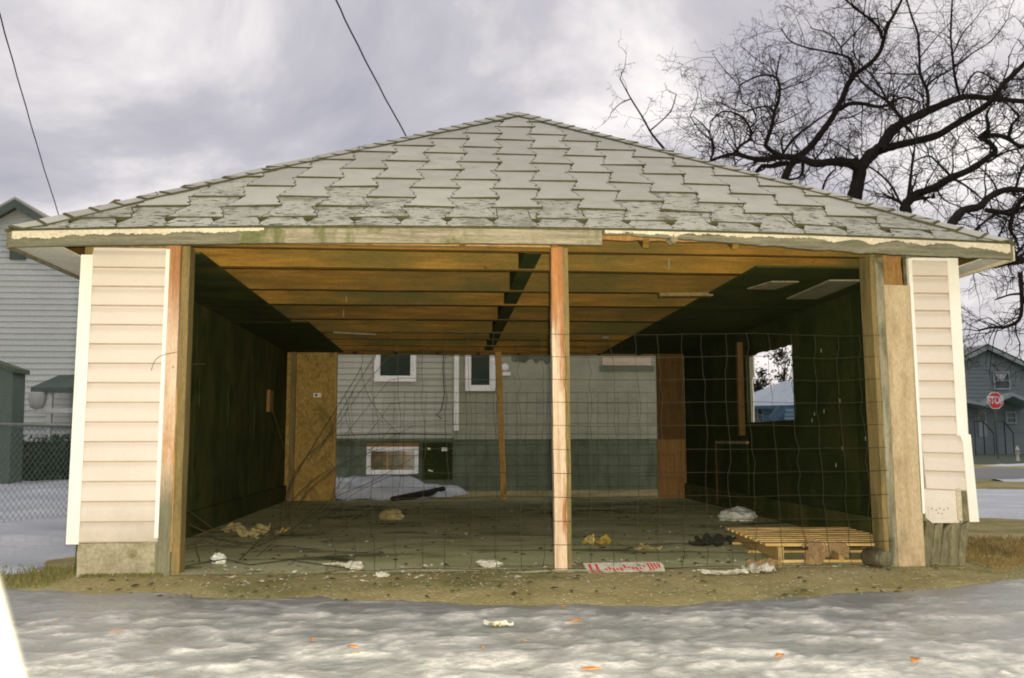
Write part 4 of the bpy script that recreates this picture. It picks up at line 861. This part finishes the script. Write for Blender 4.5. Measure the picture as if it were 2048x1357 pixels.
for i, (px, y0, y1) in enumerate((([(372, 1018), (430, 1060), (480, 1050), (560, 1068), (700, 1048)], .05, -.05), ([(374, 1090), (400, 1080), (440, 1092), (520, 1088), (640, 1100)], .04, -.05), ([(372, 1132), (450, 1118), (500, 1130), (580, 1120), (700, 1138)], .03, -.06), ([(400, 1125), (390, 1085), (430, 1065)], .1, .15))):
    n = len(px); tag(MB().tube([at(x, y, y0+(y1-y0)*j/(n-1)) for j, (x, y) in enumerate(px)], .0026, 4).build('loose_wire', M['wire'], None), ('upper loose wire sagging from the left jamb to the mesh', 'loose wire running along the floor left of the mesh, above the lowest', 'lowest loose wire lying across the left threshold', 'short curled wire end standing near the left jamb')[i], 'wire', 'loose fence wires')
# ================================================================ SHRUB SHOOTS
SB = thing('bare_shrub', 'tangle of thin bare shoots inside the left of the garage', 'shrub', (-1.9, 2, 0))
rr = random.Random(21)
def shoot(px, y0, y1, r0, r1=.0025):
    P = []
    n = len(px)
    for i, (x, y) in enumerate(px): P.append(at(x, y, y0+(y1-y0)*i/(n-1)))
    Q = []
    for i in range(n-1):
        p0, p1, p2, p3 = P[max(i-1, 0)], P[i], P[i+1], P[min(i+2, n-1)]
        for j in range(5): u = j/5; Q.append(.5*((2*p1)+(p2-p0)*u+(2*p0-5*p1+4*p2-p3)*u*u+(3*p1-p0-3*p2+p3)*u**3))
    r0 *= .7; r1 = .0019; Q.append(P[-1]); MB().tube(Q, [r0+(r1-r0)*i/(len(Q)-1) for i in range(len(Q))], 5).build('shoot', M['twig'], SB)
for a in (([(590, 1078), (575, 1010), (590, 955), (640, 870), (690, 790), (722, 735), (728, 700), (750, 672)], 2.2, 2.6, .007), ([(722, 735), (735, 790), (770, 840), (800, 870)], 2.4, 2.6, .004),
          ([(470, 1130), (520, 1080), (575, 1030), (640, 960), (720, 910), (830, 850)], .6, 2.4, .009), ([(500, 1100), (580, 1060), (660, 1000), (750, 960), (850, 900)], 1.2, 2.6, .007),
          ([(560, 1060), (570, 1000), (600, 930), (650, 880), (690, 845)], 2.0, 2.6, .006), ([(575, 1010), (640, 950), (740, 905), (800, 890)], 2.2, 2.8, .005),
          ([(380, 1050), (440, 1075), (500, 1085), (600, 1060), (680, 1050)], .3, 1.6, .006), ([(372, 1095), (430, 1088), (520, 1095), (640, 1100), (760, 1108)], .2, .4, .004),
          ([(420, 1120), (470, 1135), (530, 1100), (590, 1030), (625, 955)], .4, 1.5, .008), ([(590, 955), (560, 870), (540, 800)], 2.3, 2.4, .003), ([(640, 870), (690, 880), (740, 900)], 2.4, 2.6, .003),
          ([(690, 790), (700, 850), (690, 900)], 2.4, 2.5, .003), ([(302, 742), (310, 722), (325, 711), (358, 704)], -.05, -.03, .003), ([(345, 735), (375, 730), (410, 728)], -.04, .2, .0025), ([(520, 1080), (560, 1050), (585, 1065)], .9, 1.1, .004)):
    shoot(*a)
# ================================================================ PALLET
PL = thing('wooden_pallet', 'yellowish wooden pallet lying behind the wire at the right jamb', 'pallet', (2.15, .75, 0))
M['pallet'] = mat('pallet_wood', [(.40, .26, .085), (.52, .35, .13), (.60, .43, .19)], ns=4, scale=(.6, 6, 6), rough=.85, bump=.3, rnd=.12)
M['pallet_dark'] = mat('pallet_stringer', [(.26, .18, .065), (.38, .27, .10)], ns=4, scale=(3, 1, 3), rough=.85, bump=.3)
PM = Matrix.Translation((2.16, .74, 0)) @ Matrix.Rotation(R_(-4), 4, 'Z')
def pbar(p, q, w_, h_, nm, m): MB().bar(PM @ Vector(p), PM @ Vector(q), w_, h_, n=6, jit=.002).build(nm, m, PL)
for i, x in enumerate((-.40, .02, .44)): pbar((x, -.60, .07), (x, .60, .07), .04, .09, 'stringer', M['pallet_dark'])
for i in range(9):
    y = -.54+i*.135; pbar((-.50, y, .127), (.50, y+rr.uniform(-.01, .01), .127), .085, .018, 'deck_board', M['pallet'])
for y in (-.54, 0, .54): pbar((-.48, y, .014), (.48, y, .014), .09, .018, 'base_board', M['pallet'])
# ================================================================ LITTER
def crumple(name, c, size, m, label, cat, seed, am=.35, flat=.5, group=None, sub=3):
    bm = bmesh.new(); bmesh.ops.create_icosphere(bm, subdivisions=sub, radius=1)
    for v in bm.verts:
        n_ = fbm(v.co*1.6+Vector((seed*3.1, 0, seed)), 3); n2 = noise.voronoi(v.co*2.2+Vector((seed, 2, 0)))[0][0]
        v.co *= 1+am*n_+am*.8*(n2-.4); v.co = Vector((v.co.x*size[0], v.co.y*size[1], v.co.z*size[2]))
    zmin = min(v.co.z for v in bm.verts)
    for v in bm.verts: v.co.z = max(v.co.z, zmin*flat)
    zmin = min(v.co.z for v in bm.verts)
    for v in bm.verts: v.co.z -= zmin
    me = bpy.data.meshes.new(name); bm.to_mesh(me); bm.free(); me.materials.append(m)
    o = bpy.data.objects.new(name, me); COL.objects.link(o); o.location = (c[0], c[1], c[2] if len(c) > 2 else .005); return tag(o, label, cat, group)
def rag(name, c, sx, sy_, m, label, cat, seed, am=.03, rot=0, n=14, z0=.006, group=None, mats=None):
    """a creased sheet of paper, card or cloth lying on the ground"""
    r = random.Random(seed); b = MB(); vv = []; k = n
    for j in range(k+1):
        for i in range(k+1):
            u = i/k-.5; v = j/k-.5
            e_ = 1+.22*fbm((u*3+seed, v*3, 1), 3)
            x = u*sx*e_; y = v*sy_*e_; z = z0+am*max(0, .35+fbm((u*2.4+seed, v*3.1, seed*.7), 3))+am*.5*abs(fbm((u*7, v*7, seed), 2))
            ca, sa = math.cos(rot), math.sin(rot); vv.append((c[0]+x*ca-y*sa, c[1]+x*sa+y*ca, z+(c[2] if len(c) > 2 else 0)))
    ff = [(j*(k+1)+i, j*(k+1)+i+1, (j+1)*(k+1)+i+1, (j+1)*(k+1)+i) for j in range(k) for i in range(k)]
    off = len(vv); vv2 = [(x, y, z-.003) for x, y, z in vv]
    b.add(vv, ff); b.add(vv2, [tuple(reversed(f)) for f in ff])
    return tag(b.build(name, m, None, loc=c if len(c) > 2 else (c[0], c[1], 0), fixn=False), label, cat, group)
M['white_plastic'] = mat('white_plastic', [(.48, .50, .46), (.62, .63, .58)], ns=4, rough=.4, bump=.4, bns=12, spec=.5)
M['paper'] = mat('dirty_paper', [(.34, .325, .27), (.50, .48, .41)], ns=6, rough=.85, bump=.3, over=[((.25, .22, .14), (1, 1, 1), 9, .58, .72)])
M['tan'] = mat('tan_paper', [(.22, .17, .07), (.33, .27, .13)], ns=6, rough=.9, bump=.4)
M['kraft'] = mat('brown_kraft', [(.17, .11, .05), (.27, .18, .085)], ns=5, rough=.9, bump=.4)
M['black'] = mat('black_cloth', [(.012, .013, .008), (.025, .024, .014)], ns=6, rough=.9, bump=.5)
M['foil'] = mat('yellow_wrapper', [(.18, .12, .015), (.32, .23, .045)], ns=8, rough=.35, bump=.5, spec=.6)
M['leaf'] = mat('fallen_leaf', [(.28, .11, .03), (.42, .20, .06)], ns=6, rough=.8, bump=.1, rnd=.2)
M['red_print'] = plain('red_print', (.50, .04, .03), .7, bump=0)
crumple('plastic_bag', (2.48, 3.4), (.20, .16, .085), M['white_plastic'], 'whitish plastic bag slumped on the floor behind the pallet', 'bag', 3)
crumple('paper_bag', (-1.18, 3.85), (.115, .10, .07), M['tan'], 'crumpled tan paper bag in the middle of the garage floor', 'bag', 5, .45)
rag('tan_paper', (-2.38, 2.3), .42, .18, M['tan'], 'folded tan paper lying by the left wall', 'paper', 4, .10, -.5)
cb = thing('cardboard_panel', 'flattened white carton with red print beside the centre post', 'carton', (.59, -.08, 0))
cbm = Matrix.Translation((.585, -.07, 0)) @ Matrix.Rotation(R_(2.5), 4, 'Z') @ Matrix.Rotation(R_(24), 4, 'X')
b = MB(); b.prism([cbm @ Vector(p) for p in ((-.255, -.07, .012), (.245, -.075, .012), (.26, .03, .012), (.245, .075, .012), (-.275, .078, .012))], cbm.to_3x3() @ Vector((0, 0, .006))); b.build('carton_face', M['paper'], cb)
b = MB(); b.prism([cbm @ Vector(p) for p in ((-.255, -.07, .012), (.245, -.075, .012), (.24, -.09, -.01), (-.25, -.085, -.01))], cbm.to_3x3() @ Vector((0, .003, .004))); b.build('carton_flap', M['kraft'], cb)
def mark(x0, x1, y0, y1, m='red_print'):
    MB().prism([cbm @ Vector(p) for p in ((x0, y0, .0185), (x1, y0, .0185), (x1-.008, y1, .0185), (x0-.008, y1, .0185))], cbm.to_3x3() @ Vector((0, 0, .0015))).build('print_mark', M[m], cb)
mark(-.24, -.222, -.04, .06); mark(-.195, -.177, -.04, .06); mark(-.222, -.195, -.055, -.035)
for i in range(11):
    x = -.14+i*.026; y = -.03+.05*rr.random(); mark(x, x+.014, y, y+.02+.02*rr.random())
for i in range(4): x = .155+i*.022; mark(x, x+.012, -.03+.01*i, .06)
mark(.02, .04, -.06, -.045, 'blue_dark'); mark(.09, .105, .03, .045, 'blue_dark')
rag('brown_cardboard', (2.0, .06, .035), .30, .08, M['kraft'], 'torn brown cardboard draped against the pallet front', 'cardboard', 8, .12, .1)
crumple('kraft_lump', (1.9, .04), (.06, .035, .065), M['kraft'], 'crumpled brown paper wad standing before the pallet', 'paper', 9, .4)
JR = thing('glass_jar', 'dark rounded jar lying on its side at the foot of the right jamb', 'jar', (2.29, -.06, .064))
def lying(prof, name, m):
    b = MB().lathe((0, 0, 0), prof, 18); c = Vector((2.29, -.06, .064)); ca, sa = math.cos(.35), math.sin(.35)
    b.v = [(c.x+x*ca+z*sa, c.y-z*ca+x*sa, c.z+y) for x, y, z in b.v]; b.build(name, m, JR, True)
lying([(.03, -.085), (.058, -.08), (.064, -.06), (.064, .04), (.056, .058), (.046, .066)], 'body', mat('dark_jar', [(.03, .028, .016), (.09, .07, .04)], ns=9, rough=.5, bump=.2, spec=.4))
lying([(.05, .066), (.052, .07), (.052, .088), (.044, .09)], 'lid', M['rotten'])
rag('white_paper', (1.17, -.29), .30, .10, M['paper'], 'flat white paper sheet on the dirt before the pallet', 'paper', 2, .025, -.08)
rag('white_paper', (1.42, -.24), .20, .12, M['paper'], 'torn white paper scrap just left of the pallet corner', 'paper', 6, .04, .6)
rag('wrapper_scrap', (1.50, -.10), .22, .10, M['kraft'], 'brown wrapper scrap beside the torn white paper', 'wrapper', 7, .06, .2)
rag('black_rag', (1.55, 1.2), .34, .16, M['black'], 'black rag on the floor left of the pallet', 'rag', 12, .07)
rag('yellow_wrapper', (.63, 1.38), .22, .1, M['foil'], 'shiny yellow wrapper on the floor right of the centre post', 'wrapper', 10, .06)
rag('pale_wrapper', (.98, 1.0), .20, .08, M['tan'], 'pale flat wrapper right of the yellow one', 'wrapper', 31, .03)
rag('yellow_leaf', (-2.1, 2.5), .12, .08, M['foil'], 'small yellow scrap among the shrub shoots', 'scrap', 15, .05)
crumple('paper_wad', (-1.0, -.2), (.045, .03, .02), M['paper'], 'white crumpled paper on the dirt left of centre, in front of the others', 'paper', 16, .4)
crumple('paper_wad', (-1.2, .13), (.06, .04, .03), M['paper'], 'whitish paper wad lying just inside the opening left of centre', 'paper', 17, .45)
crumple('paper_wad', (-.30, .18), (.07, .05, .03), M['paper'], 'whitish paper wad between the left shoots and the centre post', 'paper', 18, .45)
rag('paper_strip', (-1.35, .32), .18, .05, M['paper'], 'white paper strip flat on the floor left of centre', 'paper', 19, .02)
crumple('paper_wad', (-2.18, .5), (.05, .04, .045), M['white_plastic'], 'small white wad on the floor beside the left jamb', 'paper', 20, .4)
rag('board_scrap', (.12, -.1), .55, .05, M['pale_board'], 'thin pale board scrap at the foot of the centre post', 'board', 22, .012, .05)
tag(MB().tube([(-1.35, 6.75, .03), (-1.1, 7.2, .045), (-.9, 7.6, .06), (-.66, 8.1, .09)], [.045, .055, .055, .05], 8).build('black_pipe', M['black'], None, True), 'black pipe lying across the rear threshold beside the snow', 'pipe')
p = Vector((-.36, -1.93, ice_h(-.36, -1.93)[0]))
WR = thing('torn_wrapper', 'torn white and orange wrapper lying on the ice in front', 'wrapper', tuple(p))
for i, (dx, dy, m, sz_) in enumerate(((-.032, 0, 'paper', .03), (.004, .012, 'leaf', .022), (.034, -.006, 'paper', .026), (-.004, -.012, 'tan', .018), (.016, .022, 'black', .014), (-.012, .02, 'kraft', .016))):
    b = MB(); r = random.Random(40+i); vv = []
    for jj in range(5):
        for ii in range(5): vv.append(p+Vector((dx+(ii/4-.5)*sz_*2*(1+.3*r.random()), dy+(jj/4-.5)*sz_*1.6, .006+sz_*1.1*abs(fbm((ii*.7+i*3, jj*.7, i), 3))+sz_*.5*r.random())))
    b.add(vv, [(jj*5+ii, jj*5+ii+1, jj*5+ii+6, jj*5+ii+5) for jj in range(4) for ii in range(4)]); b.build('wrapper_piece', M[m], WR)
leafspots = [(705, 1300, 'small orange leaf on the ice at lower left'), (1150, 1248, 'orange brown leaf on the ice right of the torn wrapper'), (1182, 1345, 'orange leaf at the bottom edge of the ice'), (1832, 1326, 'orange leaf on the bright snow at lower right'), (232, 1270, 'brown leaf on the ice at far lower left'),
             (1048, 1290, 'tiny orange leaf on the ice below the torn wrapper'), (625, 1286, 'tiny brown leaf on the ice at lower left'), (1130, 1215, 'brown leaf at the edge of the ice near the dirt'), (1560, 1318, 'faint brown leaf on the ice at lower right'), (965, 1302, 'dark brown leaf crumb on the ice below the torn wrapper')]
for i, (x, y, lb) in enumerate(leafspots):
    d = fw+rt*((x-1024)/FPX)-up*((y-678.5)/FPX); t = (.06-CAM.z)/d.z; q = CAM+d*t; r = random.Random(i)
    for _ in range(4): z = ice_h(q.x, q.y)[0]; q = CAM+d*((z+.004-CAM.z)/d.z)
    s_ = (.028, .04, .035, .036, .03, .016, .018, .028, .03, .016)[i]; a = r.uniform(0, 3)
    ol = [(1, 0), (.45, .32), (.1, .5), (-.4, .34), (-1, .05), (-.45, -.3), (0, -.46), (.5, -.28)]
    P = [q+Vector((s_*(u*math.cos(a)-v*math.sin(a)), s_*(u*math.sin(a)+v*math.cos(a)), .006+.012*abs(v)+.008*r.random())) for u, v in ol]
    tag(MB().prism(P, (0, 0, .002)).build('leaf', M['leaf'], None, loc=tuple(q)), lb, 'leaf', 'leaves on the ice')
# scattered crumbs of leaf, paper and gravel
def crumbs(name, n, xr, yr, m, label, cat, s0, s1, seed, zf=lambda x, y: .006):
    r = random.Random(seed); b = MB()
    for _ in range(n):
        x = r.uniform(*xr); y = r.uniform(*yr); s_ = r.uniform(s0, s1); z = zf(x, y); a = r.uniform(0, 6.3); e_ = r.uniform(.35, .9)
        c, d = math.cos(a)*s_, math.sin(a)*s_
        b.add([(x-c, y-d, z), (x+d*e_, y-c*e_, z+.004*r.random()), (x+c, y+d, z+s_*.4*r.random()), (x-d*e_, y+c*e_, z+s_*.3*r.random()), (x, y, z+s_*.45)], [(0, 1, 4), (1, 2, 4), (2, 3, 4), (3, 0, 4)])
    return tag(b.build(name, m, None, kind='stuff', fixn=False), label, cat)
crumbs('gravel', 4200, (-3.0, 3.2), (-1.25, .2), M['concrete'], 'fine gravel on the dirt apron before the garage', 'gravel', .003, .011, 1)
crumbs('leaf_litter', 700, (-2.8, 2.8), (-1.1, 6.5), M['twig'], 'dark dry leaf litter on the garage floor', 'litter', .008, .03, 2)
crumbs('paper_crumbs', 170, (-2.7, 2.7), (-.6, 5.5), M['paper'], 'tiny white paper crumbs over the garage floor', 'litter', .006, .022, 3)
crumbs('threshold_litter', 150, (-2.2, 2.2), (-.35, .35), M['kraft'], 'small brown scraps along the garage threshold', 'litter', .006, .028, 6)
crumbs('threshold_scraps', 90, (-2.2, 2.2), (-.4, .4), M['paper'], 'small white paper scraps along the garage threshold', 'litter', .008, .03, 7)
crumbs('ice_litter', 160, (-3, 3), (-2.9, -1.1), M['leaf'], 'tiny brown leaf crumbs on the ice', 'litter', .003, .008, 4, lambda x, y: ice_h(x, y)[0]+.001)
# ================================================================ DRY GRASS
def grass(name, n, area, h0, h1, m, label, seed):
    r = random.Random(seed); b = MB()
    for _ in range(n):
        x, y, k = area(r); h = r.uniform(h0, h1)*k; a = r.uniform(0, 6.3); ln = r.uniform(.2, 1.1)*h; w_ = .0035
        d = Vector((math.cos(a), math.sin(a), 0)); s_ = Vector((-d.y, d.x, 0))*w_; p = Vector((x, y, 0)); q = p+d*ln*.35+Vector((0, 0, h*.7)); t = p+d*ln+Vector((0, 0, h*.95))
        b.add([p-s_, p+s_, q+s_*.7, q-s_*.7, t], [(0, 1, 2, 3), (3, 2, 4)])
    return tag(b.build(name, m, None, kind='stuff', fixn=False), label, 'grass')
M['dry_grass'] = mat('dry_grass', [(.14, .105, .035), (.23, .165, .06), (.35, .27, .125)], ns=2.2, rough=.9, bump=0)
M['green_grass'] = mat('dull_grass', [(.11, .11, .03), (.19, .17, .06)], ns=5, rough=.9, bump=0)
def ar(r):
    y = r.uniform(-.5, 1.5); x = 3.02+abs(r.gauss(0, .55))+.15*max(0, y); e_ = -.42+.25*(1+fbm((x*2.2, 1, 3), 3)); return x, max(y, e_+abs(r.gauss(0, .1))), max(.15, 1-.35*(x-3))*min(1, max(.15, (y-e_)/.7))
grass('dry_grass', 8000, ar, .02, .10, M['dry_grass'], 'dry orange grass at the right corner of the garage', 3)
def al(r):
    x = -2.95-abs(r.gauss(0, .35)); return x, r.uniform(-.45, .35), .7
grass('dull_grass', 1100, al, .02, .07, M['green_grass'], 'dull olive grass tufts at the left corner of the garage', 4)
grass('weeds', 500, lambda r: (r.uniform(-2.9, -2.4), r.uniform(-.06, -.02), .6), .02, .05, M['green_grass'], 'short weeds along the left foundation', 5)
# ================================================================ WINDOW FRAME OF THE PHOTOGRAPHER'S VEHICLE
VF = thing('vehicle_window_frame', 'blurred dark grey vehicle window frame, whitened by the flash, very close at the lower left corner', 'frame', (-.8, -5.5, .6))
M['car_dark_grey'] = mat('dark_grey_car_paint', [(.022, .0215, .020), (.024, .0235, .022)], rough=.35, bump=0)  # paint set near black so the flash glare keeps a soft white edge
p, q = at(-60, 990, -5.48), at(62, 1430, -5.48)
MB().tube([p.lerp(q, t)-rt*.008 for t in (-.2, .25, .5, .75, 1, 1.3)], [.0095]*6, 12).build('pillar', M['car_dark_grey'], VF, True)
p, q = at(-80, 1391, -5.47), at(420, 1412, -5.47)
MB().tube([p.lerp(q, t) for t in (0, .3, .6, 1)], .0095, 12).build('sill', M['car_dark_grey'], VF, True)
